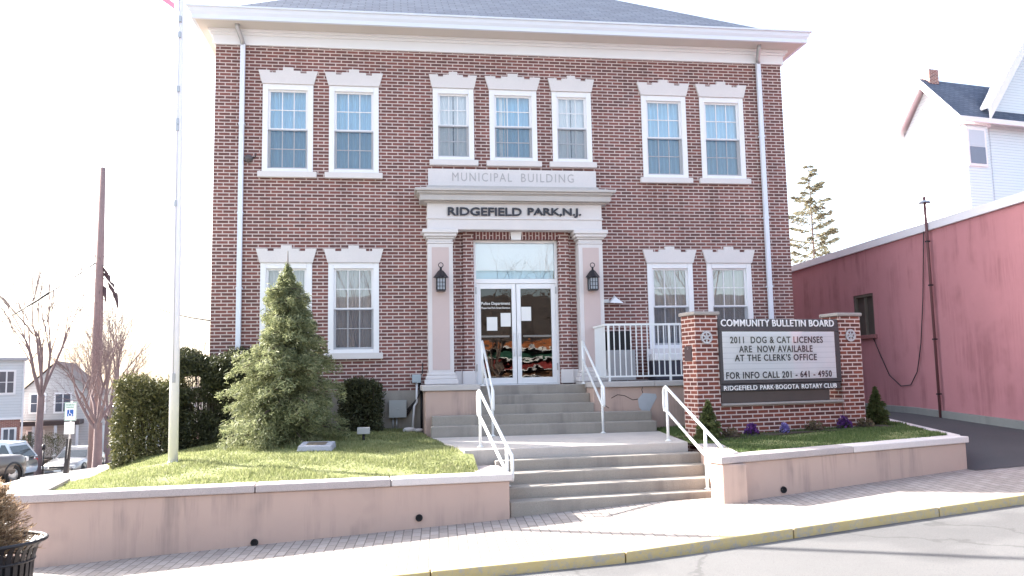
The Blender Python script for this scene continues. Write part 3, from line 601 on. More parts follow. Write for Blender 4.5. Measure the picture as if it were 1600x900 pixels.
# ------------------------------------------------------------------ planter retaining walls
def pwall(name, label, A, Bp, cap0, cap1, zbot, thick, mat, capm, returns=(), segs=((0, 1, 'coping'),), pipes=(), joint=()):
    """front face from A to B; cap top height goes cap0 to cap1; returns: list of (p,q,z0,z1,thick,capname)"""
    o = Vector((A[0], A[1], cap0-.6)); th = thing(name, label, 'wall', o, 0, 'pink stucco planter walls'); O = tuple(o)
    d = Vector((Bp[0]-A[0], Bp[1]-A[1])); L = d.length; d.normalize(); nn = Vector((-d.y, d.x))
    def P(t, off): return (A[0]+d.x*L*t+nn.x*off, A[1]+d.y*L*t+nn.y*off)
    def zc(x, y): t = ((x-A[0])*d.x+(y-A[1])*d.y)/L; return cap0+(cap1-cap0)*t
    bod = MB(O); bod.slab([P(0, 0), P(1, 0), P(1, thick), P(0, thick)], lambda x, y: zbot, lambda x, y: zc(x, y)-.092)
    for (p, q, z0, z1, tk, cn) in returns:
        dd = Vector((q[0]-p[0], q[1]-p[1])).normalized(); m2 = Vector((-dd.y, dd.x))*tk
        poly = [p, q, (q[0]+m2.x, q[1]+m2.y), (p[0]+m2.x, p[1]+m2.y)]
        if tk < 0: poly = poly[::-1]
        ll = math.hypot(q[0]-p[0], q[1]-p[1]); ff = lambda x, y, p=p, dd=dd, z0=z0, z1=z1, ll=ll: z0+(z1-z0)*((x-p[0])*dd.x+(y-p[1])*dd.y)/ll
        bod.slab(poly, lambda x, y: zbot, lambda x, y, ff=ff: ff(x, y)-.094)
    bod.build('wall_body', mat, th, bevel=.012)
    for (t0, t1, cn) in segs:
        mb = MB(O); e0 = -.035/L if t0 == 0 else .001; e1 = .035/L if t1 == 1 else -.001
        mb.slab([P(t0+e0, -.035), P(t1+e1, -.035), P(t1+e1, thick+.03), P(t0+e0, thick+.03)], lambda x, y: zc(x, y)-.09, zc); mb.build('coping', M[cn], th, bevel=.014)
    for (p, q, z0, z1, tk, cn) in returns:
        dd = Vector((q[0]-p[0], q[1]-p[1])).normalized(); m2 = Vector((-dd.y, dd.x)); s = 1 if tk > 0 else -1
        ll = math.hypot(q[0]-p[0], q[1]-p[1]); a0 = thick+.032
        ff = lambda x, y, p=p, dd=dd, z0=z0, z1=z1, ll=ll: z0+(z1-z0)*((x-p[0])*dd.x+(y-p[1])*dd.y)/ll
        poly = [(p[0]+dd.x*a0-m2.x*.03*s, p[1]+dd.y*a0-m2.y*.03*s), (q[0]-m2.x*.03*s, q[1]-m2.y*.03*s), (q[0]+m2.x*(tk+.02*s), q[1]+m2.y*(tk+.02*s)), (p[0]+dd.x*a0+m2.x*(tk+.02*s), p[1]+dd.y*a0+m2.y*(tk+.02*s))]
        if s < 0: poly = poly[::-1]
        mb = MB(O); mb.slab(poly, lambda x, y, ff=ff: ff(x, y)-.09, ff); mb.build('coping', M[cn], th, bevel=.014)
    for (t, z) in pipes:
        x, y = P(t, 0); mb = MB(O); mb.lathe([(.028, -.03), (.028, .02), (.042, .022), (.044, 0), (.044, -.02)], (x, y, z), 16, 'y'); mb.lathe([(0, .004), (.03, .004)], (x, y, z), 16, 'y')
        mb.build('drain_pipe', M['dark'], th)
    return th
WLa, WLb = (-6.62, -6.14), (-1.0, -5.77)
pwall('planter_wall', 'long stained pink stucco planter wall left of the steps', WLa, WLb, -1.20, -1.20, -2.5, .28, M['stucco'], None,
      returns=[(WLb, (-1.03, -4.72), -1.20, -1.20, .36, 'coping'), ((-6.62, -6.10), (-7.35, -3.2), -1.20, -1.34, -.25, 'coping')], segs=((0, .46, 'coping'), (.46, .74, 'coping'), (.74, 1, 'coping_white')), pipes=((.80, -1.68), (.46, -1.86)))
WRa, WRb = (1.68, -6.05), (5.72, -5.16)
pwall('planter_wall', 'short pink stucco planter wall right of the steps with a two tone coping', WRa, WRb, -1.055, -.975, -2.2, .28, M['stucco'], None,
      returns=[(WRa, (1.98, -4.46), -1.055, -1.02, -.30, 'coping'), (WRb, (7.35, -.75), -.975, -.97, .22, 'coping_white')], segs=((0, .50, 'coping'), (.50, 1, 'coping_white')), pipes=((.22, -1.52),))

# ------------------------------------------------------------------ lawns
M['lawn'] = None
m, n, l, b = newmat('lawn_soil'); tc = n.new('ShaderNodeTexCoord').outputs['Object']
c = mixcol(n, l, (.15, .175, .05), (.24, .25, .10), noise(n, l, tc, 5, 6, .7)); c = mixcol(n, l, c, (.22, .18, .10), ramp(n, l, noise(n, l, tc, 2.2, 5, .7), .58, .72))
l.new(c, b.inputs['Base Color']); b.inputs['Roughness'].default_value = .95; M['lawn'] = m
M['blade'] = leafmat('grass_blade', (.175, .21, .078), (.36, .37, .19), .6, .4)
M['blade_shade'] = leafmat('shaded_grass_blade', (.075, .125, .04), (.16, .21, .08), .6, .35)  # same grass, coloured darker because the sign bed lies in shade
LC = np.array([(-6.5,-5.8,-1.27),(-5,-5.7,-1.24),(-3.5,-5.6,-1.235),(-1.4,-5.45,-1.235),(-1.5,-4.6,-1.05),(-1.85,-2.1,-1.02),(-2.4,0,-.96),(-4,0,-.96),(-5.8,.2,-1.02),(-4.27,-1.9,-1.0),(-3.2,-3.2,-1.07),(-6.0,-.5,-1.15),(-6.8,-.5,-1.27),(-7.4,-.5,-1.5),(-5.6,-3.5,-1.13),(-4.4,-4.2,-1.15),(-6.6,-2,-1.32),(-6.97,-3,-1.42),(-6.75,-4.4,-1.34),(-7.6,-2,-1.75),(-7.5,3,-1.8),(-8.15,-1.5,-1.95),(-8.15,2,-2.15)])
_d = np.sqrt(((LC[:, None, :2]-LC[None, :, :2])**2).sum(-1)); _wl = np.linalg.solve(np.block([[_d+np.eye(len(LC))*.1, np.ones((len(LC), 1))], [np.ones((1, len(LC))), np.zeros((1, 1))]]), np.append(LC[:, 2], 0))
def lz(x, y): d = np.sqrt((LC[:, 0]-x)**2+(LC[:, 1]-y)**2); return float(d@_wl[:-1]+_wl[-1])
def in_lawn(x, y):
    yf = -6.14+(x+6.62)*(.37/5.62)+.28
    xl = -6.62+(y+6.1)*(-.73/2.9)+.05 if y < -3.2 else -7.35-min(1, (y+3.2)/1.2)*.8
    xr = -1.37+.02 if y < -4.6 else -1.45-(y+4.6)*.14
    return y > yf and x > xl and x < xr and y < (0 if x > -W2 else 5)
def lawn(name, xs, ys, fz, keep, dens, matb, label):
    sheet(name+'', xs, ys, fz, M['lawn'], keep=keep)
    r = np.random.default_rng(3); n = int(dens*(xs[-1]-xs[0])*(ys[-1]-ys[0])); X = r.uniform(xs[0], xs[-1], n); Y = r.uniform(ys[0], ys[-1], n)
    k = np.array([keep(x, y) for x, y in zip(X, Y)]); X, Y = X[k], Y[k]; Z = np.array([fz(x, y) for x, y in zip(X, Y)])
    pt_ = np.sin(X*3.1+np.sin(Y*2.3)*1.7)+np.sin(Y*4.3+np.sin(X*1.9)*2.1)+.6*np.sin(X*9+Y*7)
    kk = r.uniform(0, 1, len(X)) < np.clip(.85+.35*pt_, .22, 1); X, Y, Z, pt_ = X[kk], Y[kk], Z[kk], pt_[kk]
    a = r.uniform(0, 2*np.pi, len(X)); h = r.uniform(.014, .048, len(X))*np.clip(1+.25*pt_, .6, 1.7); w = r.uniform(.005, .009, len(X)); lean = r.uniform(.0, .035, len(X)); b2 = r.uniform(0, 2*np.pi, len(X))
    p0 = np.stack([X+np.cos(a)*w, Y+np.sin(a)*w, Z], 1); p1 = np.stack([X-np.cos(a)*w, Y-np.sin(a)*w, Z], 1); p2 = np.stack([X+np.cos(b2)*lean, Y+np.sin(b2)*lean, Z+h], 1)
    V = np.stack([p0, p1, p2], 1).reshape(-1, 3); F = np.arange(len(V)).reshape(-1, 3)
    o = mesh_obj('grass', V.tolist(), F.tolist(), matb); tag(o, label, 'grass', kind='stuff')
lawn('lawn', lines([(-8.3,-1.2,.14)]), lines([(-6.0,4,.14)]), lz, in_lawn, 3200, M['blade'], 'sunlit short grass on the mound left of the steps')
def bz(x, y): return -1.085+.035*(x-1.9)*.9+.03*(y+5.6)*.8 if True else 0
def in_bed(x, y):
    yf = -6.05+(x-1.68)*(.89/4.04)+.27; xr = 5.72+(y+5.16)*(1.63/4.41)-.19; xl = 1.98+.02 if y < -4.46 else 2.0+(y+4.46)*.08
    return y > yf and x < xr and x > xl and y < -1.4
def bz(x, y): return min(-1.10+.028*(x-1.7)+.022*(y+5.8), -.97)
lawn('planter_lawn', lines([(1.9,7.2,.12)]), lines([(-6,-1.3,.12)]), bz, in_bed, 3000, M['blade_shade'], 'shade-toned green grass in the raised bed before the brick sign')

# ------------------------------------------------------------------ brick bulletin board
SG = thing('bulletin_board', 'community bulletin board of changeable black letters between two brick piers', 'notice board', (2.355, -3.499, -1.08), R(11))
TB = -1.25
def S(): return MB((0, 0, -1.08))
M['ledge'] = pm('weathered_ledge', (.36, .33, .31), .9, .2, 6, .3, 50, speck=.2)
M['board'] = pm('charcoal_frame', (.055, .052, .058), .5, .15, 4)
M['letterpanel'] = pm('letter_panel', (.93, .93, .94), .6, .03, 3)
for x0, x1, zt in ((0, .43, .93), (2.83, 3.29, .93)):
    mb = S(); mb.box(x0, x1, 0, .42, TB, zt); pr_ = mb.build('pier', M['sign_brick'], SG, bevel=.006)
    mb = S(); mb.box(x0-.03, x1+.03, -.03, .45, zt+.002, zt+.062); mb.build('pier_cap', M['ledge'], pr_, bevel=.015)
mb = S(); mb.box(.432, 2.828, .02, .36, TB, -.535); mb.build('low_wall', M['sign_brick'], SG, bevel=.006)
mb = S(); mb.box(.434, 2.826, -.04, .40, -.532, -.49); mb.build('ledge', M['ledge'], SG, bevel=.012)
fy = -.04
mb = S(); mb.box(.42, 2.80, fy+.02, .22, -.185, .875); fr_ = mb.build('sign_cabinet', M['board'], SG, bevel=.01)
mb = S()
mb.box(.425, 2.795, fy-.005, fy+.021, .665, .735); mb.box(.425, 2.795, fy-.005, fy+.021, -.18, -.12); mb.box(.425, .475, fy-.005, fy+.021, -.12, .665); mb.box(2.70, 2.795, fy-.005, fy+.021, -.12, .665)
mb.build('frame', M['board'], fr_, bevel=.008)
mb = S(); mb.box(.475, 2.70, fy+.008, fy+.0195, -.12, .665)
mb.build('letter_panel', M['letterpanel'], fr_)
mb = S()
for k in range(1, 9): z = -.12+.785*k/9; mb.box(.478, 2.697, fy+.0055, fy+.0079, z-.0045, z+.0045)
mb.build('letter_track', pm('letter_track', (.74, .75, .77), .6, .05, 3), fr_)
M['sign_glass'] = glassmat('sign_glass', (.96, .97, 1), .03, 0, .03)
mb = S(); mb.quad((.475, fy-.012, -.12), (2.70, fy-.012, -.12), (2.70, fy-.012, .665), (.475, fy-.012, .665)); mb.build('pane', M['sign_glass'], fr_)
mb = S(); mb.box(.424, 2.776, fy+.01, .2, -.30, -.188); st_ = mb.build('name_strip', M['board'], SG, bevel=.006)
mb = S(); mb.box(.44, 2.56, .0, .16, -.487, -.303); mb.build('lower_panel', pm('brown_panel', (.075, .06, .055), .6, .25, 3), SG, bevel=.006)
M['wl'] = pm('white_lettering', (.85, .85, .86), .6, .02, 4)
zo = 1.08
text_mesh('lettering', 'COMMUNITY BULLETIN BOARD', 2.24, .115, M['wl'], fr_, (1.59, fy+.014, .806+zo), .016, .010, spacing=1.06)
for txt, x0, x1 in (('RIDGEFIELD', .468, 1.10), ('PARK\u00b7BOGOTA', 1.157, 1.916), ('ROTARY CLUB', 1.973, 2.685)): text_mesh('lettering', txt, x1-x0, .076, M['wl'], st_, ((x0+x1)/2, fy+.005, -.247+zo), .012, .008, spacing=1.08)
for txt, x0, x1, zz in (('2011  DOG & CAT LICENSES', .625, 2.454, .527), ('ARE  NOW AVAILABLE', .786, 2.233, .378), ("AT THE CLERK'S OFFICE", .697, 2.31, .237), ('FOR INFO CALL 201 - 641 - 4950', .521, 2.60, -.046)):
    text_mesh('lettering', txt, x1-x0, .112, M['letters'], fr_, ((x0+x1)/2, fy+.0035, zz+zo), .004, .022, spacing=1.14)
M['emblem'] = pm('emblem_metal', (.50, .50, .52), .5, .12, 8)
for cx, cz in ((.20, .57), (3.06, .60)):
    mb = S(); cy = -.012; nt_ = 24
    vs = []; fs = []
    for k in range(nt_*4):
        t_ = 2*math.pi*k/(nt_*4); ro = .108 if (k % 4) < 2 else .094
        for rr, yv in ((ro, -.014), (.074, -.014), (ro, .0), (.074, .0)): vs.append((cx+rr*math.cos(t_), cy+yv, cz+rr*math.sin(t_)))
    N4 = nt_*4
    for k in range(N4):
        a0 = k*4; b0 = ((k+1) % N4)*4; fs += [(a0, a0+1, b0+1, b0), (a0, b0, b0+2, a0+2), (a0+1, a0+3, b0+3, b0+1)]
    mb.add(vs, fs)
    for k in range(6):
        t_ = R(60*k+30); ux, uz = math.cos(t_), math.sin(t_); wx, wz = -uz*.011, ux*.011
        p = [(cx+ux*.03+wx, cz+uz*.03+wz), (cx+ux*.076+wx, cz+uz*.076+wz), (cx+ux*.076-wx, cz+uz*.076-wz), (cx+ux*.03-wx, cz+uz*.03-wz)]
        mb.prism(p, cy-.013, cy)
    mb.lathe([(.034, 0), (.034, .013), (.014, .013), (.014, .004), (0, .004)], (cx, cy, cz), 16, 'y')
    mb.build('gear_emblem', M['emblem'], SG)
mb = S(); mb.box(-.012, -.001, .11, .33, .20, .44); pl = mb.build('plaque', pm('bronze_plaque', (.075, .05, .055), .5, .2, 6), SG, bevel=.004)
mb = S(); mb.lathe([(.016, 0), (.012, .008), (0, .01)], (-.014, .22, .40), 10, 'x'); mb.build('plaque_stud', M['wl'], pl)

# ------------------------------------------------------------------ foliage builders
def quads(C, U, V_):
    P = np.stack([C-U-V_, C+U-V_, C+U*.6+V_, C-U*.6+V_], 1).reshape(-1, 3)
    return P.tolist(), np.arange(len(P)).reshape(-1, 4).tolist()
def unit(a): return a/np.maximum(np.linalg.norm(a, axis=-1, keepdims=True), 1e-9)
def leaves(C, dirs, w, ln, rng, spread=.5):
    D = unit(dirs + rng.normal(0, spread, C.shape)); X = unit(np.cross(D, rng.normal(0, 1, C.shape)))
    w_ = rng.uniform(.6, 1.3, (len(C), 1))*w; l_ = rng.uniform(.6, 1.3, (len(C), 1))*ln
    return quads(C, X*w_, D*l_)
def conifer(name, label, loc, H, prof, nbr, per, mats, seed, w=.012, ln=.055, droop=.45, group=None, trunk_r=.05, start=.02, cat='tree', bare=0.0, jag=.2, fuzz=.015, spr=.35, htop=.985):
    r = np.random.default_rng(seed); th = thing(name, label, cat, loc, 0, group)
    mb = MB(); mb.tube([(0, 0, -.1), (.01, .0, H*.4), (0, 0.01, H*.8), (0, 0, H)], [trunk_r, trunk_r*.75, trunk_r*.35, .006], 8)
    C = []; D = []
    for k in range(nbr):
        h = start+(1-start)*((k+r.uniform(0, 1))/nbr); 
        if h > htop: continue
        L = np.interp(h, [p[0] for p in prof], [p[1] for p in prof])*r.uniform(1-jag*1.7, 1+jag*.6)
        if r.uniform() < bare: continue
        a = r.uniform(0, 2*np.pi); d = np.array([np.cos(a), np.sin(a), 0]); side = np.array([-d[1], d[0], 0])
        rise = r.uniform(.0, .35)
        def pt(t): return np.array([0, 0, h*H]) + d*L*t + np.array([0, 0, L*(rise*t - droop*t*t)])
        if k % 2 == 0: mb.tube([tuple(pt(0)), tuple(pt(.5)), tuple(pt(.95))], [.012+.01*L, .008+.004*L, .003], 4, False)
        m = max(6, int(per*(L/max(p[1] for p in prof)+.12)))
        t = np.sqrt(r.uniform(.02, 1, m)); wd = (.30*L*np.minimum(1, (1.1-t)*1.6)+.02)
        s = r.uniform(-1, 1, m)*wd
        P = np.array([pt(x) for x in t]) + side*s[:, None] + np.stack([np.zeros(m), np.zeros(m), -np.abs(s)*.35+r.normal(0, fuzz, m)], 1)
        dd = d*.9+side*(s/np.maximum(wd, .01))[:, None]*.8 + np.array([0, 0, -.25])
        C.append(P); D.append(dd)
    mb.build('trunk', mats[1], th)
    C = np.concatenate(C); D = np.concatenate(D); v, f = leaves(C, D, w, ln, r, spr)
    mesh_obj('foliage', v, f, mats[0], th); return th
M['bark'] = pm('bark', (.12, .09, .075), .95, .3, 6, .5, 30)
M['bark_grey'] = pm('grey_bark', (.17, .125, .12), .95, .3, 5, .5, 30)
M['spruce'] = leafmat('spruce_needles', (.135, .160, .078), (.34, .355, .195), .6, .38)
conifer('spruce_tree', 'bushy grey green spruce with a bare leader before the left windows', (-4.20, -1.9, -1.02), 3.22,
        [(0, .88), (.08, .98), (.20, .95), (.32, .80), (.42, .84), (.52, .60), (.60, .54), (.68, .36), (.76, .36), (.84, .17), (.90, .05), (1, .015)], 620, 165, (M['spruce'], M['bark']), 11, .0075, .036, .34, jag=.42, fuzz=.04, spr=.75, htop=.91)
M['hedge'] = leafmat('hedge_leaf', (.042, .052, .022), (.20, .19, .085), .5, .2)
M['hedge_dark'] = leafmat('yew_leaf', (.028, .036, .020), (.11, .115, .055), .5, .15)
M['hedge_core'] = pm('hedge_twigs', (.045, .035, .025), .95, .4, 8)
def hedge(name, label, x0, x1, y0, y1, zb, zt, n, mat, seed, rnd_=.12, group=None, holes=(), cat='hedge'):
    r = np.random.default_rng(seed); cx, cy = (x0+x1)/2, (y0+y1)/2; th = thing(name, label, cat, (cx, cy, zb), 0, group)
    hx, hy, H = (x1-x0)/2, (y1-y0)/2, zt-zb
    P = r.uniform(-1, 1, (n*3, 3)); P[:, 2] = r.uniform(0, 1, n*3)
    q = np.maximum(np.maximum(np.abs(P[:, 0]), np.abs(P[:, 1])), P[:, 2]**1.0)
    keep = r.uniform(0, 1, n*3) < np.clip((q-.55)*2.2, .08, 1); P = P[keep][:n]
    rr = 1-rnd_*np.clip(P[:, 2]*1.2, 0, 1)*(np.abs(P[:, 0])*np.abs(P[:, 1]))
    C = np.stack([P[:, 0]*hx*rr, P[:, 1]*hy*rr, P[:, 2]*H], 1)
    wob = .05*np.sin(C[:, 0]*7+seed)+.05*np.sin(C[:, 2]*6+C[:, 1]*5+seed*2)
    C *= (1+wob)[:, None]; C += r.normal(0, .03, C.shape)
    for (a, b_, c_, d_) in holes: C = C[~((C[:, 0] > a) & (C[:, 0] < b_) & (C[:, 2] > c_) & (C[:, 2] < d_) & (r.uniform(0, 1, len(C)) < .93))]
    D = unit(np.stack([C[:, 0]/hx, C[:, 1]/hy, (C[:, 2]/H-.4)*1.5], 1)); v, f = leaves(C, D, .011, .026, r, .7)
    mesh_obj('foliage', v, f, mat, th)
    mb = MB()
    for k in range(26):
        x, y = r.uniform(-hx*.7, hx*.7), r.uniform(-hy*.7, hy*.7); mb.tube([(x*.6, y*.6, -.1), (x*.9, y, H*.4), (x+r.normal(0, .08), y+r.normal(0, .08), H*.93)], [.02, .014, .005], 5, False)
    mb.build('stems', M['hedge_core'], th); return th
hedge('hedge', 'clipped square evergreen hedge left of the flagpole', -7.32, -6.22, -1.0, .5, -1.62, .02, 30000, M['hedge'], 3)
hedge('hedge', 'taller dark evergreen hedge at the left corner of the brick building', -6.42, -5.0, -.75, .25, -1.22, .47, 46000, M['hedge_dark'], 5, holes=((-.62, -.15, 1.12, 1.36), (-.45, .1, .72, .86)))
hedge('shrub', 'low dark yew shrub right of the spruce under the window', -3.45, -2.62, -.75, -.1, -1.02, -.08, 14000, M['hedge_dark'], 8, .5, cat='shrub')
M['cone'] = leafmat('dwarf_spruce', (.06, .085, .025), (.15, .17, .06), .6, .12)
cone_p = [(0, .19), (.1, .22), (.3, .20), (.6, .12), (.85, .05), (1, .01)]
conifer('dwarf_conifer', 'small cone shaped dwarf spruce right of the brick sign', (5.98, -2.55, -.98), .68, cone_p, 190, 55, (M['cone'], M['bark']), 4, .006, .022, .1, 'dwarf conifers beside the sign', .02, cat='shrub')
conifer('dwarf_conifer', 'small leaning dwarf spruce at the foot of the left sign pier', (2.42, -3.74, -1.06), .64, cone_p, 190, 55, (M['cone'], M['bark']), 5, .006, .022, .1, 'dwarf conifers beside the sign', .02, cat='shrub')
# bed in front of the sign: soil, pansies, low plants
M['soil'] = pm('dark_soil', (.075, .055, .045), .95, .3, 8, .5, 40)
_c, _s = math.cos(R(11)), math.sin(R(11))
def sgp(t, off): return (2.355+_c*t-_s*off, -3.499+_s*t+_c*off)
mb = MB(); P = [sgp(-.1, -.55), sgp(1.6, -.42), sgp(3.5, -.42), sgp(3.75, .1), sgp(3.5, .3), sgp(-.1, .3)]
mb.slab(P, lambda x, y: bz(x, y)-.1, lambda x, y: bz(x, y)+.022); tag(mb.build('soil_bed', M['soil'], smooth=False), kind='structure')
M['violet'] = leafmat('violet_petals', (.07, .02, .12), (.17, .06, .26), .6, .2)
M['lilac'] = leafmat('lilac_petals', (.17, .13, .42), (.36, .32, .62), .6, .2)
M['sprig'] = leafmat('sprig_leaf', (.10, .09, .05), (.20, .15, .09), .7, .1)
def clump(name, label, x, y, rad, h, mat, n, seed, group, cat, pet=.02):
    r = np.random.default_rng(seed); z = bz(x, y)+.02; th = thing(name, label, cat, (x, y, z), 0, group)
    D = r.normal(0, 1, (n, 3)); D[:, 2] = np.abs(D[:, 2]); D = unit(D); C = D*np.array([rad, rad, h])*r.uniform(.45, 1, (n, 1)); 
    v, f = leaves(C, D, pet, pet, r, .5); mesh_obj('petals' if cat == 'flowers' else 'foliage', v, f, mat, th)
    D = r.normal(0, 1, (n//2, 3)); D[:, 2] = np.abs(D[:, 2])*.5; D = unit(D); C = D*np.array([rad*.95, rad*.95, h*.6])*r.uniform(.3, 1, (n//2, 1)); v, f = leaves(C, D, .01, .03, r, .5)
    mesh_obj('leaves' if cat == 'flowers' else 'stems', v, f, M['hedge_dark'] if cat == 'flowers' else M['bark'], th)
for t_, of, rad, h, mt, lb, sd in ((.78, -.28, .115, .19, 'violet', 'dark violet pansy clump below the left part of the sign', 1), (1.42, -.26, .075, .16, 'lilac', 'small pale lilac pansies left of the sign middle', 2), (2.62, -.24, .12, .21, 'violet', 'dark violet pansy clump below the right part of the sign', 3)):
    x, y = sgp(t_, of); clump('pansy_clump', lb, x, y, rad, h, M[mt], 240, sd, 'pansies before the sign', 'flowers')
for t_, of, lb, sd in ((.36, -.32, 'brown grey low plant beside the left sign pier', 11), (2.02, -.22, 'wilted brown plant below the middle of the sign', 12), (3.08, -.2, 'brownish low plant below the right sign pier', 13)):
    x, y = sgp(t_, of); clump('low_plant', lb, x, y, .16, .17, M['sprig'], 260, sd, 'low plants before the sign', 'plant', .014)

# ------------------------------------------------------------------ flagpole and flag
fp = thing('flagpole', 'tall white flagpole standing on the grass mound', 'flagpole', (-5.58, -3.5, -1.14))
mb = MB(); mb.tube([(0, 0, -.05), (-.02, 0, 3.0), (-.05, 0, 6), (-.08, 0, 9.6)], [.070, .063, .053, .036], 16); mb.build('pole', pm('pole_paint', (.84, .81, .88), .3, .03, 5, metal=.0), fp)
mb = MB(); mb.lathe([(.085, 0), (.085, .04), (.066, .06)], (0, 0, -.03), 16); mb.build('base_collar', M['white'], fp)
mb = MB(); mb.tube([(-.01, -.07, 1.2), (-.05, -.062, 6), (-.08, -.04, 9.5)], .004, 5); mb.box(-.02, .02, -.085, -.055, 1.15, 1.28)
for zz in (3.75, 4.9, 5.0, 5.5, 6.35, 6.6): mb.box(-.06, -.02, -.085, -.035, zz, zz+.09)
mb.build('halyard', M['steel'], fp)
mb = MB(); mb.lathe([(0, .1), (.05, .07), (.07, 0), (.05, -.06), (.0, -.08)], (-.08, 0, 9.68), 12); mb.build('finial', pm('gold_ball', (.6, .42, .12), .3, .1, 3, metal=1), fp)
m, n, l, b = newmat('flag_cloth'); uvn = n.new('ShaderNodeTexCoord').outputs['UV']; sp = n.new('ShaderNodeSeparateXYZ'); l.new(uvn, sp.inputs[0])
mm = n.new('ShaderNodeMath'); mm.operation = 'MULTIPLY'; mm.inputs[1].default_value = 6.5; l.new(sp.outputs[1], mm.inputs[0]); fr2 = n.new('ShaderNodeMath'); fr2.operation = 'FRACT'; l.new(mm.outputs[0], fr2.inputs[0])
lt = n.new('ShaderNodeMath'); lt.operation = 'LESS_THAN'; lt.inputs[1].default_value = .5; l.new(fr2.outputs[0], lt.inputs[0])
c = mixcol(n, l, (.75, .74, .74), (.60, .10, .16), lt.outputs[0])
a1 = n.new('ShaderNodeMath'); a1.operation = 'LESS_THAN'; a1.inputs[1].default_value = .4; l.new(sp.outputs[0], a1.inputs[0]); a2 = n.new('ShaderNodeMath'); a2.operation = 'GREATER_THAN'; a2.inputs[1].default_value = .4615; l.new(sp.outputs[1], a2.inputs[0])
a3 = n.new('ShaderNodeMath'); a3.operation = 'MULTIPLY'; l.new(a1.outputs[0], a3.inputs[0]); l.new(a2.outputs[0], a3.inputs[1]); c = mixcol(n, l, c, (.04, .06, .22), a3.outputs[0])
l.new(c, b.inputs['Base Color']); b.inputs['Roughness'].default_value = .8
tr = n.new('ShaderNodeBsdfTranslucent'); l.new(c, tr.inputs[0]); mx = n.new('ShaderNodeMixShader'); mx.inputs[0].default_value = .5; l.new(b.outputs[0], mx.inputs[1]); l.new(tr.outputs[0], mx.inputs[2]); l.new(mx.outputs[0], n['Material Output'].inputs[0])
nx, nz = 30, 16; v = []; f = []
for i in range(nx+1):
    for j in range(nz+1):
        u, w = i/nx, j/nz; sag = .75*u*(1-.35*w)
        v.append((-.06-1.05*u, .10*math.sin(u*9+w*2)*u-.35*u, w*1.25 + sag - .25*u*u))
for i in range(nx):
    for j in range(nz): f.append((i*(nz+1)+j, (i+1)*(nz+1)+j, (i+1)*(nz+1)+j+1, i*(nz+1)+j+1))
me = bpy.data.meshes.new('flag'); me.from_pydata(v, [], f); uv = me.uv_layers.new(name='UVMap')
for lp in me.loops: i, j = divmod(lp.vertex_index, nz+1); uv.data[lp.index].uv = (i/nx, j/nz)
me.materials.append(m); me.polygons.foreach_set('use_smooth', [True]*len(f)); fo = bpy.data.objects.new('flag', me); COL.objects.link(fo); fo.location = (-5.66, -3.5, 5.68)
tag(fo, 'striped red and white flag lifted from the top of the flagpole', 'flag')

# ------------------------------------------------------------------ small things on the left lawn
pq = thing('ground_plaque', 'low slanted grey memorial stone with a plate on the lawn', 'memorial stone', (-3.60, -3.0, lz(-3.6, -3.0)-.01), R(-8))
mb = MB(); mb.add([(-.27,-.17,0),(.27,-.17,0),(.27,.17,0),(-.27,.17,0),(-.25,-.15,.08),(.25,-.15,.08),(.25,.15,.13),(-.25,.15,.13)], [(0,3,2,1),(4,5,6,7),(0,1,5,4),(1,2,6,5),(2,3,7,6),(3,0,4,7)]); mb.build('stone', pm('grey_granite', (.38, .39, .44), .7, .12, 8, .2, 70, speck=.25), pq, bevel=.01)
mb = MB(); mb.add([(-.15,-.09,.0935),(.15,-.09,.0935),(.15,.10,.125),(-.15,.10,.125)], [(0,1,2,3)]); mb.build('plate', pm('plate_bronze', (.20, .17, .14), .5, .15, 12, metal=.3), pq)
gl = thing('garden_light', 'small square grey spotlight on a short stake by the yew shrub', 'garden light', (-2.93, -2.0, lz(-2.93, -2.0)))
mb = MB(); mb.box(-.105, .105, -.07, .08, .10, .21); mb.build('lamp_box', pm('lamp_grey', (.42, .42, .42), .5, .1, 5), gl, bevel=.012); mb = MB(); mb.tube([(0, 0, -.05), (0, 0, .1)], .022, 8); mb.build('stake', M['black'], gl)
eb = thing('electrical_box', 'square grey electrical box on the foundation left of the portico', 'electrical box', (-2.355, -.04, -.72))
mb = MB(); mb.box(-.155, .155, -.13, 0, 0, .31); mb.build('box', pm('box_grey', (.36, .38, .38), .5, .06, 3), eb, bevel=.008); mb = MB(); mb.box(-.165, .165, -.138, -.131, -.008, .318); mb.box(-.03, .03, -.143, -.138, .14, .165); mb.build('lid', pm('lid_grey', (.40, .42, .42), .5, .06, 3), eb, bevel=.003)
mb = MB(); mb.tube([(-.09, -.06, -.3), (-.09, -.06, 0)], .016, 8); mb.tube([(-.02, -.06, -.3), (-.02, -.06, 0)], .016, 8); mb.build('conduit', M['steel'], eb)
em = thing('electric_meter', 'small grey meter box with white pipe and cables on the brick left of the portico', 'meter', (-1.99, -.02, -.9))
mb = MB(); mb.box(-.09, .08, -.13, 0, .82, .98); mb.build('meter_box', pm('meter_grey', (.36, .42, .46), .4, .08, 4), em, bevel=.01)
mb = MB(); mb.tube([(.0, -.07, .82), (.0, -.07, .45), (-.05, -.10, .38), (-.09, -.22, -.1)], .022, 8); mb.build('white_pipe', M['white'], em)
mb = MB()
for k in range(4): mb.tube([(.03+.015*k, -.05, .84), (.06, -.04-.02*k, .62), (-.06-.02*k, -.05, .45-.05*k), (-.20, -.05, .30-.04*k)], .009, 6)
mb.tube([(.07, -.04, .95), (.11, -.03, 1.0), (.12, -.03, 1.2)], .01, 6); mb.tube([(.09, -.04, .7), (.085, -.04, -.1)], .02, 8); mb.build('cable', M['black'], em)
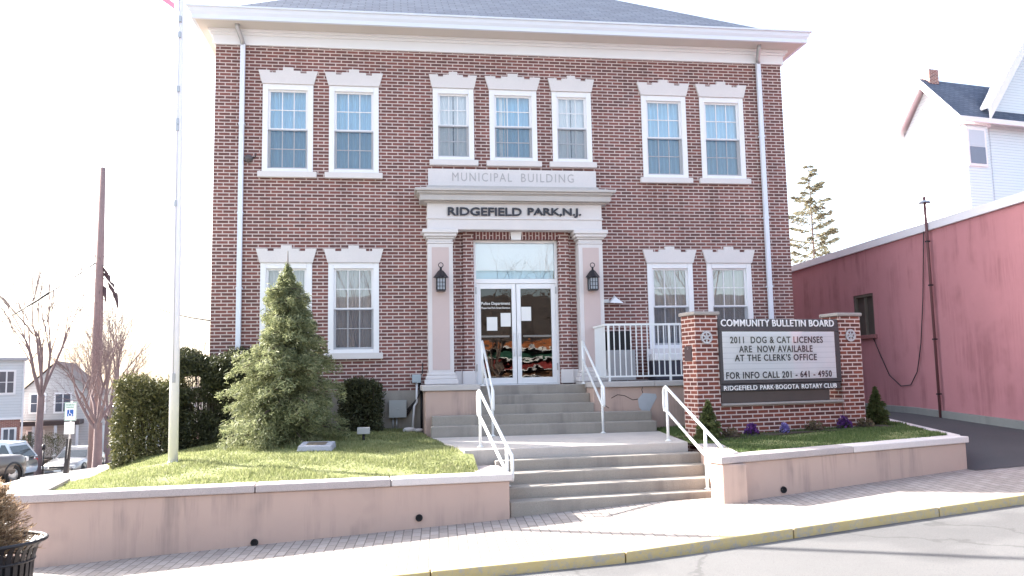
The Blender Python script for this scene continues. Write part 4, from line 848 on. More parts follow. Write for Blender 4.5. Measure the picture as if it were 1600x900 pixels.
for k, (x, y, s_) in enumerate(((-2.15, -.55, .10), (-1.98, -.62, .07))):
    r = random.Random(k); mb = MB(); vs = []
    mb.lathe([(0, s_*.55), (s_*.6, s_*.45), (s_*1.0, s_*.15), (s_*.9, -s_*.2)], (0, 0, 0), 9); mb.v = [(x_*(1+r.uniform(-.2, .2))*1.3, y_*(1+r.uniform(-.2, .2)), z_) for x_, y_, z_ in mb.v]
    o = mb.build('rock', M['stone']); o.location = (x, y, lz(x, y)+.02); tag(o, ['pale flat rock at the foot of the white pipe', 'smaller pale rock near the left stucco pier'][k], 'rock', 'rocks by the foundation')

# ------------------------------------------------------------------ planter pot with dead shrub (lower left)
pp = thing('planter_pot', 'round black slatted metal planter on the pavement', 'planter', (-5.98, -8.05, gz(-5.98, -8.05)))
mb = MB(); Hh = .655
for k in range(34):
    t_ = 2*math.pi*k/34; ct, sn = math.cos(t_), math.sin(t_); wv = .021
    pr2 = [(.335, .02), (.35, .32), (.36, .50), (.385, .59), (.44, Hh-.01)]
    for (r0, h0), (r1, h1) in zip(pr2[:-1], pr2[1:]):
        q = [((r0)*ct-wv*sn, r0*sn+wv*ct, h0), ((r0)*ct+wv*sn, r0*sn-wv*ct, h0), (r1*ct+wv*sn, r1*sn-wv*ct, h1), (r1*ct-wv*sn, r1*sn+wv*ct, h1)]
        mb.quad(q[1], q[0], q[3], q[2]); mb.quad(*[(x-ct*.008, y-sn*.008, z) for x, y, z in q])
mb.build('slats', M['black'], pp)
mb = MB(); mb.tube([(.445*math.cos(2*math.pi*k/48), .445*math.sin(2*math.pi*k/48), Hh) for k in range(49)], .017, 8, False); mb.build('rim', M['black'], pp); mb = MB(); mb.tube([(.358*math.cos(2*math.pi*k/48), .358*math.sin(2*math.pi*k/48), .485) for k in range(49)], .012, 8, False); mb.build('band', M['black'], pp); mb = MB(); mb.tube([(.335*math.cos(2*math.pi*k/48), .335*math.sin(2*math.pi*k/48), .03) for k in range(49)], .016, 8, False); mb.build('foot_ring', M['black'], pp)
mb = MB(); mb.lathe([(.30, .04), (.325, .32), (.335, .455), (.0, .46)], (0, 0, 0), 32); mb.build('liner', M['dark'], pp)
mb = MB(); mb.lathe([(.334, .462), (.2, .49), (0, .51)], (0, 0, 0), 24); mb.build('soil', M['soil'], pp)
M['dead'] = leafmat('dead_foliage', (.20, .13, .07), (.56, .41, .27), .8, .3)
r = np.random.default_rng(21); ds = thing('dead_shrub', 'dry tan feathery evergreen in the black planter', 'shrub', (-6.02, -8.05, gz(-5.78, -8.05)+.49))
C = []; D = []; mb = MB()
for k in range(800):
    h = r.uniform(0, .60); a = r.uniform(0, 2*np.pi); rad = .40*(1-(h/.78)**1.5)*r.uniform(.5, 1.12)+.02; b0 = np.array([0, 0, h*.8]); tip = np.array([np.cos(a)*rad, np.sin(a)*rad, h+.12*r.uniform(.2, 1)])
    m_ = 26; t = r.uniform(.25, 1, m_)[:, None]; C.append(b0+(tip-b0)*t+r.normal(0, .010, (m_, 3))); D.append(np.repeat((tip-b0)[None], m_, 0)+np.array([0, 0, .08]))
    if k % 4 == 0: mb.tube([tuple(b0), tuple(tip)], [.005, .002], 4, False)
C = np.concatenate(C); D = unit(np.concatenate(D)); v, f = leaves(C, D, .0035, .019, r, .45); mesh_obj('foliage', v, f, M['dead'], ds); mb.build('stems', M['bark'], ds)

# ------------------------------------------------------------------ right: rose coloured building
rb = thing('rose_building', 'low rose pink stucco building with white coping along the driveway', 'building', (8.5, 4, -1.2)); RO = (8.5, 4, -1.2)
def rtop(x, y): return 2.97-.016*(y+3.4)
wy0, wy1, wz0, wz1 = 1.36, 2.2, .81, 1.77
mb = MB(RO); x = 8.5
def rw(y0, y1, z0, z1f, z0f=None):
    zf = z0f or (lambda y: z0)
    zt_ = z1f if callable(z1f) else (lambda y: z1f)
    mb.quad((x, y1, zf(y1)), (x, y0, zf(y0)), (x, y0, zt_(y0)), (x, y1, zt_(y1)))
T = lambda y: rtop(x, y)
rw(-7, wy0, -2.2, T); rw(wy1, 17, -2.2, T); rw(wy0, wy1, -2.2, wz0); rw(wy0, wy1, wz1, T)
for (ya, yb_, za, zb_) in ((wy0, wy0, wz0, wz1), (wy1, wy1, wz0, wz1)): mb.quad((x, ya, za), (x+.2, ya, za), (x+.2, ya, zb_), (x, ya, zb_))
mb.quad((x, wy0, wz0), (x, wy1, wz0), (x+.2, wy1, wz0), (x+.2, wy0, wz0)); mb.quad((x, wy0, wz1), (x, wy1, wz1), (x+.2, wy1, wz1), (x+.2, wy0, wz1))
mb.quad((x, -7, -2.2), (24, -7, -2.2), (24, -7, T(-7)), (x, -7, T(-7))); mb.quad((24, 17, -2.2), (x, 17, -2.2), (x, 17, T(17)), (24, 17, T(17))); mb.quad((24, -7, -2.2), (24, 17, -2.2), (24, 17, T(17)), (24, -7, T(-7)))
mb.quad((x, -7, T(-7)-.05), (24, -7, T(-7)-.05), (24, 17, T(17)-.05), (x, 17, T(17)-.05))
mb.build('wall', M['red_stucco'], rb)
mb = MB(RO); mb.slab([(8.44, -7.05), (8.72, -7.05), (8.72, 17), (8.44, 17)], lambda x, y: rtop(x, y)-.10, lambda x, y: rtop(x, y)+.07); mb.build('coping', pm('white_flashing', (.78, .78, .84), .4, .05, 2), rb, bevel=.006)
mb = MB(RO)
for ya, yb_ in ((-7, -5), (-5, -3.5), (-3.5, 0), (0, 5), (5, 17)):
    mb.slab([(8.41, ya), (8.499, ya), (8.499, yb_-.001), (8.41, yb_-.001)], lambda x, y: -2.2, lambda x, y: float(np.interp(y, [-6, -3.5, 0, 5, 16], [-1.13, -.96, -.80, -.71, -.66])))
mb.build('base_course', M['kerb_base'], rb)
mb = MB(RO); mb.box(8.60, 8.62, wy0, wy1, wz0, wz1); wn = mb.build('boarded_window', pm('grey_board', (.10, .085, .075), .8, .3, 3), rb)
mb = MB(RO); mb.box(8.52, 8.60, wy0, wy0+.06, wz0, wz1); mb.box(8.52, 8.60, wy1-.06, wy1, wz0, wz1); mb.box(8.52, 8.60, wy0+.06, wy1-.06, wz1-.06, wz1); mb.box(8.54, 8.60, wy0+.40, wy0+.44, wz0, wz1-.06); mb.build('window_frame', pm('old_frame', (.14, .12, .10), .8, .2, 5), wn)
mb = MB(RO); mb.box(8.42, 8.62, wy0-.08, wy1+.08, wz0-.09, wz0-.001); mb.build('sill', pm('rose_sill', (.28, .12, .12), .9, .15, 4), wn, bevel=.01)
cd = thing('conduit_mast', 'dark service conduit running up the rose wall past its coping', 'conduit', (8.44, -.86, -1.02))
mb = MB(); mb.tube([(-.04, 0, -.05), (-.04, 0, 3.85), (-.03, .02, 4.55)], .028, 8); mb.build('pipe', pm('conduit_brown', (.14, .06, .065), .6, .2, 5), cd)
mb = MB(); mb.lathe([(.13, 0), (.10, .04), (.02, .06), (0, .06)], (-.03, .02, 4.42), 10); mb.tube([(-.25, .0, 4.40), (.22, .04, 4.46)], .012, 6); mb.build('weatherhead', M['steel'], cd)
for zz in (.5, 1.6, 2.7, 3.6): mb = MB(); mb.box(-.075, 0, -.034, .034, zz, zz+.03); mb.build('clamp', M['black'], cd)
mb = MB(); pts = [(8.46, 1.42, .78), (8.45, 1.15, .35), (8.45, .85, -.12), (8.45, .45, -.36), (8.45, .1, -.33), (8.45, -.15, -.05), (8.45, -.33, .5), (8.45, -.5, 1.4), (8.45, -.62, 2.3), (8.45, -.70, 2.9)]
mb.tube(pts, .011, 6); tag(mb.build('slack_cable', M['black']), 'thin dark cable looping down the rose wall from its window', 'cable')

# ------------------------------------------------------------------ right: white gabled house
m, n, l, b = newmat('white_siding'); uvn = n.new('ShaderNodeTexCoord').outputs['UV']; sp = n.new('ShaderNodeSeparateXYZ'); l.new(uvn, sp.inputs[0])
mm = n.new('ShaderNodeMath'); mm.operation = 'MULTIPLY'; mm.inputs[1].default_value = 7.5; l.new(sp.outputs[1], mm.inputs[0]); fr2 = n.new('ShaderNodeMath'); fr2.operation = 'FRACT'; l.new(mm.outputs[0], fr2.inputs[0])
b.inputs['Base Color'].default_value = (.74, .80, .83, 1); b.inputs['Roughness'].default_value = .6
c = mixcol(n, l, (.74, .80, .83), (.46, .52, .56), ramp(n, l, fr2.outputs[0], .86, .95)); l.new(c, b.inputs['Base Color'])
bp = n.new('ShaderNodeBump'); bp.inputs['Distance'].default_value = .03; l.new(fr2.outputs[0], bp.inputs['Height']); bp.invert = True; l.new(bp.outputs[0], b.inputs['Normal']); M['siding'] = m
Br = Vector((23.155, 16.553)); Bl = Vector((22.404, 20.773)); gw = (Bl-Br).length; yv = (Bl-Br).normalized()
wh = thing('white_house', 'tall white clapboard house with steep dark gable roof above the rose building', 'house', (Br.x, Br.y, -1), math.atan2(yv.y, yv.x)-R(90))
# local: y runs along the gable face (0..gw), x runs away along the ridge; eaves z=12.29 local (11.29+1)
ez = 12.0; rh_ = 2.75; ov = .45
mb = MB(); ins = .55
mb.add([(0, ins, 0), (0, gw-ins, 0), (0, gw-ins, ez+.35), (0, gw/2, ez+rh_-.35), (0, ins, ez+.35)], [(4, 3, 2, 1, 0)])
mb.quad((0, ins, 0), (9, ins, 0), (9, ins, ez+.6), (0, ins, ez+.6)); mb.quad((9, gw-ins, 0), (0, gw-ins, 0), (0, gw-ins, ez+.6), (9, gw-ins, ez+.6)); mb.quad((9, ins, 0), (9, gw-ins, 0), (9, gw-ins, ez), (9, ins, ez))
wl = mb.build('wall', M['siding'], wh)
mb = MB()
for s in (0, 1):
    ya = 0 if s == 0 else gw
    mb.add([(-ov, ya, ez+.29), (9, ya, ez+.29), (9, gw/2, ez+.29+rh_-.3), (-ov, gw/2, ez+.29+rh_-.3)], [(0, 1, 2, 3)] if s == 0 else [(3, 2, 1, 0)])
rf = mb.build('roof', M['slate'], wh)
mb = MB()
for s in (0, 1):
    ya = .05 if s == 0 else gw-.05
    mb.quad((-ov+.02, ya, ez+.245), (9, ya, ez+.245), (9, gw/2, ez+.235+rh_-.3), (-ov+.02, gw/2, ez+.235+rh_-.3))
mb.build('eave_lining', M['white'], wh)
mb = MB()
for s in (0, 1):
    ya = 0 if s == 0 else gw; yb_ = gw/2
    z0, z1 = ez+.27, ez+.27+rh_-.3
    mb.add([(-ov-.04, ya, z0-.42), (-ov-.04, yb_, z1-.42), (-ov-.04, yb_, z1+.02), (-ov-.04, ya, z0+.02), (-ov+.06, ya, z0-.42), (-ov+.06, yb_, z1-.42), (-ov+.06, yb_, z1+.02), (-ov+.06, ya, z0+.02)], [(0,1,2,3),(4,7,6,5),(0,4,5,1),(3,2,6,7),(0,3,7,4),(1,5,6,2)])
    mb.add([(-ov, ya, z0-.02), (-ov, yb_, z1-.02), (0, yb_, z1-.02), (0, ya, z0-.02)], [(0, 1, 2, 3)])
mb.box(-ov, 9, -.04, .06, ez+.05, ez+.27); mb.build('bargeboard', M['white'], wh)
mb = MB(); mb.box(-.05, .5, gw/2-.25, gw/2+.25, ez+rh_-.3, ez+rh_+.42); ch = mb.build('chimney', M['sign_brick'], rf)
def hwin(mb_parent, x0, x1, y, z0, z1):
    mb = MB(); mb.box(x0-.12, x1+.12, y-.06, y-.001, z0-.12, z1+.12); o = mb.build('window', M['white'], mb_parent)
    mb = MB(); mb.box(x0, x1, y-.075, y-.061, z0, (z0+z1)/2); mb.build('pane', pm('dark_pane', (.16, .19, .25), .1, .1, 3), o); mb = MB(); mb.box(x0, x1, y-.07, y-.062, (z0+z1)/2+.03, z1); mb.build('blind', pm('grey_blind', (.50, .56, .62), .4, .05, 3), o)
# bay on the right hand side
mb = MB(); by = ins-.25
P = [(.0, ins), (.12, by), (1.45, by), (1.7, ins)]
mb.slab(P, 0, ez+.0); mb.build('bay', M['siding'], wh)
mb = MB(); mb.slab([(-.12, ins), (.05, by-.14), (1.52, by-.14), (1.85, ins)], 7.7, 7.95); mb.slab([(-.12, ins), (.05, by-.14), (1.52, by-.14), (1.85, ins)], ez+.0, ez+.12); mb.box(-.1, 9, ins-.09, ins-.06, 7.7, 7.95); mb.box(-.06, -.001, ins, gw-ins, 7.7, 7.95); mb.build('belt_trim', M['white'], wh)
hwin(wh, .25, 1.15, by, 10.2, 11.75); hwin(wh, .25, 1.15, by, 5.3, 7.0); hwin(wh, 1.2, 2.3, ins, 15.5, 15.6) if False else None
mb = MB(); mb.box(-.06, -.001, gw/2-.45, gw/2+.45, ez+.55, ez+1.5); gwn = mb.build('window', M['white'], wh); mb = MB(); mb.box(-.075, -.061, gw/2-.35, gw/2+.35, ez+.62, ez+1.4); mb.build('pane', pm('attic_pane', (.2, .24, .28), .2, .1, 3), gwn)
mb = MB(); mb.box(-.06, -.001, gw/2-.55, gw/2+.45, 7.4, 9.6); gwn = mb.build('window', M['white'], wh); mb = MB(); mb.box(-.075, -.061, gw/2-.45, gw/2+.35, 7.5, 9.5); mb.build('pane', pm('pale_pane', (.5, .56, .6), .2, .1, 3), gwn)
# cross gable further right
cx0 = 1.3; cw_ = 6.6; cz = ez+.75; ch_ = 4.65; cy = ins-.05
mb = MB(); mb.add([(cx0+.5, cy, 0), (cx0+cw_-.5, cy, 0), (cx0+cw_-.5, cy, cz+.6), (cx0+cw_/2, cy, cz+ch_-.4), (cx0+.5, cy, cz+.6)], [(0, 1, 2, 3, 4)]); mb.quad((cx0+.5, ins, 0), (cx0+.5, cy, 0), (cx0+.5, cy, cz+.6), (cx0+.5, ins, cz+.6)); mb.build('wall', M['siding'], wh)
mb = MB()
for s in (0, 1):
    xa = cx0 if s == 0 else cx0+cw_; xb = cx0+cw_/2
    mb.add([(xa, cy-.5, cz+.05), (xb, cy-.5, cz+ch_), (xb, ins+.02, cz+ch_), (xa, ins+.02, cz+.05)], [(0, 1, 2, 3)] if s else [(3, 2, 1, 0)])
mb.build('roof_edge', M['white'], wh)
mb = MB(); xm_ = cx0+cw_/2; sk = 2.9; y0_, y1_ = ins+.025, ins+3.6
mb.quad((cx0, y0_, cz+.05), (xm_, y0_, cz+ch_), (xm_+sk, y1_, cz+ch_), (cx0+sk, y1_, cz+.05)); mb.quad((cx0+cw_, y0_, cz+.05), (cx0+cw_+sk, y1_, cz+.05), (xm_+sk, y1_, cz+ch_), (xm_, y0_, cz+ch_))
mb.add([(cx0+sk, y1_, cz), (cx0+cw_+sk, y1_, cz), (xm_+sk, y1_, cz+ch_)], [(0, 1, 2)]); mb.build('roof', M['slate'], wh)
mb = MB()
for s in (0, 1):
    xa = cx0 if s == 0 else cx0+cw_; xb = cx0+cw_/2
    mb.prism([(xa, cz-.5), (xb, cz+ch_-.6), (xb, cz+ch_+.06), (xa, cz+.12)] if s == 0 else [(xb, cz+ch_-.6), (xa, cz-.5), (xa, cz+.12), (xb, cz+ch_+.06)], cy-.58, cy-.48)
    mb.add([(xa, cy-.5, cz+.02), (xb, cy-.5, cz+ch_-.03), (xb, cy, cz+ch_-.03), (xa, cy, cz+.02)], [(0, 1, 2, 3)])
mb.build('bargeboard', M['white'], wh)

# ------------------------------------------------------------------ sparse conifer behind the driveway
M['pine'] = leafmat('hazed_pine_needles', (.16, .155, .10), (.30, .27, .19), .7, .3)  # needle colours paled to carry the glare haze
conifer('pine_tree', 'sparse thin conifer behind the roof line of the rose building', (20.2, 25.4, -1.0), 12.4, [(0, 1.6), (.5, 1.9), (.7, 1.7), (.85, 1.0), (1, .25)], 58, 130, (M['pine'], M['bark_grey']), 9, .028, .11, -.05, None, .10, .45)

# ------------------------------------------------------------------ bare trees
M['twig'] = pm('mauve_bark', (.20, .145, .145), .95, .3, 4, .4, 20)
def bare_tree(name, label, x, y, z, H, seed, r0=.16, forks=3, depth=5, group=None, low=.25, spread=.55, stems=1, mat='twig', lean=(0, 0)):
    r = random.Random(seed); th = thing(name, label, 'tree', (x, y, z), 0, group); tm = MB(); cm = MB(); cnt = [0]
    def grow(p, d, L, rad, dp, mb):
        pts = [tuple(p)]; q = Vector(p); dd = Vector(d); n = 4
        for i in range(n):
            dd = (dd+Vector((r.gauss(0, .09), r.gauss(0, .09), .05))).normalized(); q = q+dd*L/n; pts.append(tuple(q))
        r1 = rad*(.62 if dp else .3); cnt[0] += 1
        mb.tube(pts, [rad+(r1-rad)*i/n for i in range(n+1)], 7 if rad > .05 else 4 if rad > .012 else 3, False)
        if dp == 0: return
        k = forks if dp > 1 else forks+3
        for j in range(k):
            i = n if j == 0 else r.choice((2, 3, 3, 4)); b0 = Vector(pts[i]); a = r.uniform(0, 2*math.pi)
            perp = dd.cross(Vector((math.cos(a), math.sin(a), .3))).normalized(); sp_ = spread*r.uniform(.5, 1.3)*(.55 if j == 0 else 1)
            grow(b0, (dd+perp*sp_).normalized(), L*r.uniform(.58, .86), max(.0035, r1*r.uniform(.5, .85)), dp-1, cm)
    if stems == 1:
        tl = H*low; top = Vector((lean[0]*.3, lean[1]*.3, tl)); tm.tube([(0, 0, -.3), (0, 0, 0), tuple(top*.5+Vector((r.gauss(0, .03), 0, 0))), tuple(top)], [r0*1.4, r0*1.1, r0*.95, r0*.85], 10, False)
        for j in range(forks+2):
            a = 2*math.pi*(j+r.uniform(-.2, .2))/(forks+2); d = Vector((math.cos(a)*spread*1.1, math.sin(a)*spread*1.1, 1)).normalized() if j else Vector((lean[0], lean[1], 1)).normalized()
            grow(top*(1 if j < 2 else r.uniform(.75, 1)), d, H*.30*r.uniform(.8, 1.15), r0*.42, depth-1, cm)
    tm.build('trunk', M[mat], th); cm.build('branches', M[mat], th); return th
TG = 'bare trees along the side street'
bare_tree('bare_tree', 'bare spreading tree just left of the utility pole', -15.5, 23.2, ground(-15.5, 23.2)+.02, 6.6, 31, .19, 4, 5, TG, .30, .75)
bare_tree('bare_tree', 'tall bare tree in front of the grey porch house', -20.8, 30.5, ground(-20.8, 30.5)+.02, 11.5, 17, .19, 4, 5, TG, .36, .45)
bare_tree('bare_tree', 'slender bare tree behind the disabled parking sign', -18.4, 33.5, ground(-18.4, 33.5)+.02, 9.0, 45, .2, 4, 5, TG, .30, .5)
bare_tree('bare_tree', 'pale distant bare tree right of the utility pole', -17.0, 50, ground(-17, 50)+.02, 9.5, 23, .14, 3, 5, TG, .25, .4)
# utility pole, wires
up = thing('utility_pole', 'tall brown wooden utility pole with dangling cable coils', 'utility pole', (-16.6, 26.0, ground(-16.6, 26)))
zb = -4.3; mb = MB(); mb.tube([(0, 0, -.5), (0, 0, 7), (-.03, 0, 14.75)], [.26, .22, .135], 12); mb.build('pole', pm('hazed_pole_wood', (.30, .205, .195), .95, .25, 5, .3, 25), up)  # wood tone lightened towards mauve to paint in the haze
mb = MB(); r = random.Random(4)
for (x, z, s_) in ((.22, 9.7, .28), (.34, 9.2, .3), (.55, 8.8, .25), (.75, 8.3, .22), (-.15, 10.1, .15), (.18, 8.6, .25)):
    for k in range(3): mb.tube([(x-s_*.6, .05, z+.3), (x+r.uniform(-.1, .1), 0, z+r.uniform(.0, .2)), (x+s_*.5, -.05, z-.25), (x+s_*.55, 0, z-.5)], [.05, .07, .06, .03], 6)
mb.build('cable_coil', pm('coil', (.10, .065, .07), .9, .3, 6), up)
mb = MB()
for k in range(16): z = 7.4+.2*k; mb.tube([(.14*math.cos(k), .14*math.sin(k), z), (.3*math.cos(k*2.3), .3*math.sin(k*2.3), z+.25)], .018, 4)
mb.build('vine', M['twig'], up)
def cat(a, b_, sag, n=18): return [tuple(Vector(a).lerp(Vector(b_), i/n)-Vector((0, 0, sag*4*(i/n)*(1-i/n)))) for i in range(n+1)]
def wire(name, label, pts, r_): tag(MB().tube(pts, r_, 5).build(name, M['black']), label, 'wire')
wire('overhead_wire', 'overhead wire from the utility pole to the brick building', cat((-16.4, 25.9, 5.75), (-5.9, 1.2, 1.25), .55), .042)
mbw = MB(); mbw.tube(cat((-16.75, 25.9, 5.9), (-29, 33.3, .7), .2), .03, 5); p_ = cat((-16.75, 25.9, 5.9), (-29, 33.3, .7), .2); mbw.tube(p_[4:7], .05, 6); tag(mbw.build('overhead_wire', M['black']), 'overhead wire with a thick black splice sloping down to the left edge', 'wire')
wire('overhead_wire', 'thin lower wire from the utility pole towards the hedge', cat((-16.4, 25.9, 5.3), (-6.2, 4.0, .1), .4), .014)

# ------------------------------------------------------------------ parking sign
sg = thing('parking_sign', 'leaning post with a white and blue disabled parking sign', 'road sign', (-10.75, 6.65, ground(-10.75, 6.65)-.1), R(-8))
mb = MB(); mb.add([(-.06,-.04,-.2),(.06,-.04,-.2),(.06,.04,-.2),(-.06,.04,-.2),(.02,-.03,1.1),(.12,-.03,1.1),(.12,.03,1.1),(.02,.03,1.1)], [(0,3,2,1),(4,5,6,7),(0,1,5,4),(1,2,6,5),(2,3,7,6),(3,0,4,7)]); mb.build('sleeve', M['black'], sg)
mb = MB(); mb.tube([(.05, -.01, .6), (.13, -.01, 2.05)], .025, 8); mb.build('post', M['steel'], sg)
M['signwhite'] = pm('sign_white', (.75, .80, .80), .4, .03, 4); M['signblue'] = pm('sign_blue', (.02, .10, .38), .4, .05, 4); M['signgreen'] = pm('sign_green', (.08, .30, .20), .4, .05, 4)
mb = MB(); mb.box(-.05, .25, -.05, -.04, 1.56, 2.03); pa = mb.build('panel', M['signwhite'], sg)
mb = MB()
for (a, b_, c_, d_) in ((-.045, .245, 2.015, 2.025), (-.045, .245, 1.565, 1.575), (-.045, -.037, 1.576, 2.014), (.237, .245, 1.576, 2.014)): mb.box(a, b_, -.053, -.0505, c_, d_)
mb.build('border', M['signgreen'], pa)
mb = MB(); mb.box(.02, .18, -.054, -.0505, 1.67, 1.84); mb.build('symbol_field', M['signblue'], pa)
mb = MB(); yy_ = -.057
mb.tube([(.10+.042*math.cos(t), yy_, 1.715+.042*math.sin(t)) for t in [R(150+20*k) for k in range(12)]], .008, 5); mb.tube([(.085, yy_, 1.80), (.09, yy_, 1.745), (.125, yy_, 1.74), (.14, yy_, 1.70), (.155, yy_, 1.695)], .009, 5); mb.lathe([(.013, .004), (0, .005)], (.084, yy_, 1.82), 10, 'y'); mb.build('wheelchair_symbol', M['signwhite'], pa)
text_mesh('lettering', 'RESERVED\nPARKING', .22, .11, M['signgreen'], pa, (.10, -.0525, 1.93), .002, .01)
mb = MB(); mb.box(-.045, .215, -.05, -.04, 1.22, 1.53); mb.build('lower_panel', M['signwhite'], sg)

# ------------------------------------------------------------------ vehicles
M['tyre'] = pm('tyre', (.02, .02, .02), .8, .2, 8); M['rimm'] = pm('wheel_rim', (.50, .50, .52), .3, .05, 8, metal=.8); M['carglass'] = pm('car_glass', (.035, .05, .055), .04, .1, 3, spec=.9)
M['lampw'] = pm('lamp_lens', (.70, .72, .72), .1, .05, 6, spec=.8); M['lampr'] = pm('tail_lens', (.35, .02, .02), .15, .05, 6); M['trim'] = pm('car_trim', (.03, .03, .032), .5, .1, 5)
def car(label, loc, rz, col, L=4.75, Wd=1.78, H=1.43, belt=.92, nose=.72, tail=.92, ws=(.55, -.15), rs=(-2.05, -1.35), clr=.2, wr=.32, wb=1.36, name='parked_car', cat_='car', group='cars parked along the side street', metal=.4):
    """local x forward; ws = x of windscreen base and top, rs = x of rear glass base and top"""
    th = thing(name, label, cat_, loc, rz, group); pt = pm('car_paint', col, .28, .04, 1.5, metal=metal, coat=.6, spec=.5)
    hw = Wd/2; xs_ = np.linspace(-L/2, L/2, 23)
    def top(x):
        return float(np.interp(x, [-L/2, -L/2+.10, rs[0], ws[0], ws[0]+.25, L/2-.35, L/2-.06, L/2], [tail-.16, tail-.02, belt, belt, belt-.02, nose+.06, nose-.06, nose-.2]))
    def wid(x): return hw*float(np.interp(x, [-L/2, -L/2+.25, -L/2+.8, L/2-1.0, L/2-.35, L/2-.08, L/2], [.84, .95, 1, 1, .95, .84, .70]))
    mb = MB(); v = []; m_ = 11
    for x in xs_:
        t, w = top(x), wid(x); b0 = clr+.0
        e = abs(x)/(L/2); b0 += .08*max(0, e-.85)/.15
        half = [(w*.82, b0), (w*.96, b0+.06), (w, b0+.22), (w*1.0, (b0+t)/2+.05), (w*.965, t-.07), (w*.86, t-.005)]
        pr_ = [(y, z) for y, z in half] + [(0, t+.02)] + [(-y, z) for y, z in half[::-1]]
        v += [(x, y, z) for y, z in pr_]
    m_ = 13; f = []
    for i in range(len(xs_)-1):
        for k in range(m_-1): f.append((i*m_+k, i*m_+k+1, (i+1)*m_+k+1, (i+1)*m_+k)[::-1])
        f.append((i*m_+m_-1, i*m_, (i+1)*m_, (i+1)*m_+m_-1)[::-1])
    f += [tuple(range(m_))[::-1], tuple((len(xs_)-1)*m_+k for k in range(m_))]
    body = mesh_obj('body', v, [tuple(q) for q in f], pt, th, 0, [True]*len(f))
    zr = H; wt = hw*.70; wb_ = hw*.90
    P = [(ws[0], wb_, belt-.03), (ws[1], wt, zr-.05), ((ws[1]+rs[1])/2, wt*1.02, zr), (rs[1], wt, zr-.05), (rs[0], wb_, belt-.03)]
    v = [(x, y, z) for x, y, z in P]+[(x, -y, z) for x, y, z in P]; f = [(0, 1, 6, 5), (1, 2, 7, 6), (2, 3, 8, 7), (3, 4, 9, 8), (0, 4, 3, 2, 1)[::-1], (5, 6, 7, 8, 9)[::-1]]
    cab = mesh_obj('cabin', v, f, pt, th, .05)
    def lerp(a, b_, t): return tuple(a[i]+(b_[i]-a[i])*t for i in range(3))
    def gl(q, off, nm='window'):
        a, b_, c_, d_ = [Vector(p) for p in q]; n_ = (b_-a).cross(c_-a).normalized()
        if n_.dot(Vector(off)) < 0: n_ = -n_
        mb = MB(); mb.quad(*[tuple(p+n_*.012) for p in (a, b_, c_, d_)]); mb.build(nm, M['carglass'], th)
    for s in (1, -1):
        A = (P[0][0], s*wb_, belt); Bq = (P[1][0], s*wt, zr-.07); Cq = (P[3][0], s*wt, zr-.07); Dq = (P[4][0], s*wb_, belt)
        mid_b = lerp(A, Dq, .47); mid_t = lerp(Bq, Cq, .42)
        def ins_(q, k=.07): c_ = [sum(p[i] for p in q)/4 for i in range(3)]; return [lerp(p, c_, k*1.6) for p in q]
        gl(ins_([A, mid_b, mid_t, Bq]), (0, s, 0)); gl(ins_([mid_b, Dq, Cq, mid_t]), (0, s, 0))
    gl([lerp(*q) for q in (((ws[0], wb_, belt), (ws[0], -wb_, belt), .06), ((ws[0], -wb_, belt), (ws[0], wb_, belt), .06), ((ws[1], -wt, zr-.08), (ws[1], wt, zr-.08), .06), ((ws[1], wt, zr-.08), (ws[1], -wt, zr-.08), .06))], (1, 0, .5), 'windscreen')
    gl([lerp(*q) for q in (((rs[0], wb_, belt), (rs[0], -wb_, belt), .08), ((rs[0], -wb_, belt), (rs[0], wb_, belt), .08), ((rs[1], -wt, zr-.08), (rs[1], wt, zr-.08), .06), ((rs[1], wt, zr-.08), (rs[1], -wt, zr-.08), .06))], (-1, 0, .5), 'rear_window')
    for sx in (wb, -wb):
        for s in (1, -1):
            mb = MB(); yc = s*(hw-.10); mb.lathe([(0, -.10), (wr*.6, -.10), (wr*.95, -.09), (wr, -.05), (wr, .05), (wr*.95, .09), (wr*.62, .095), (wr*.6, .06)], (sx, yc, wr), 22, 'y'); wl_ = mb.build('wheel', M['tyre'], th)
            mb = MB(); o_ = -s*.0; mb.lathe([(wr*.62, -.07*1), (wr*.60, -.09), (wr*.2, -.075), (0, -.08)] if s > 0 else [(wr*.62, .07), (wr*.60, .09), (wr*.2, .075), (0, .08)], (sx, yc, wr), 18, 'y'); mb.build('rim', M['rimm'], wl_)
            mb = MB(); mb.lathe([(wr*1.04, -s*.105), (wr*1.22, -s*.108), (wr*1.22, -s*.06), (wr*1.04, -s*.06)], (sx, yc, wr+.02), 22, 'y'); mb.v = [(x, y, max(z, clr)) for x, y, z in mb.v]; mb.build('wheel_arch', M['trim'], th)
    for s in (1, -1):
        mb = MB(); x = L/2-.12; mb.box(x-.10, x+.04, s*hw*.70-.17, s*hw*.70+.13, nose-.20, nose-.04); mb.build('headlight', M['lampw'], th, bevel=.03)
        mb = MB(); x = -L/2+.05; mb.box(x-.03, x+.08, s*hw*.72-.15, s*hw*.72+.15, tail-.30, tail-.12); mb.build('tail_light', M['lampr'], th, bevel=.02)
        mb = MB(); mb.box(ws[0]-.30, ws[0]-.12, s*(hw+.02)-.09, s*(hw+.02)+.07, belt-.0, belt+.13); mb.build('mirror', pt, th, bevel=.03)
        for hx in (-.25, -1.15):
            mb = MB(); mb.box(hx-.09, hx+.09, s*(hw*.985)-.012, s*(hw*.985)+.02, belt-.18, belt-.145); mb.build('door_handle', pt, th)
    mb = MB(); x = L/2-.05; mb.box(x-.05, x+.03, -.42, .42, nose-.20, nose-.08); mb.build('grille', M['trim'], th, bevel=.02)
    mb = MB(); mb.box(L/2-.14, L/2+.05, -hw*.66, hw*.66, clr+.10, clr+.17); mb.build('bumper_slot', M['trim'], th, bevel=.02)
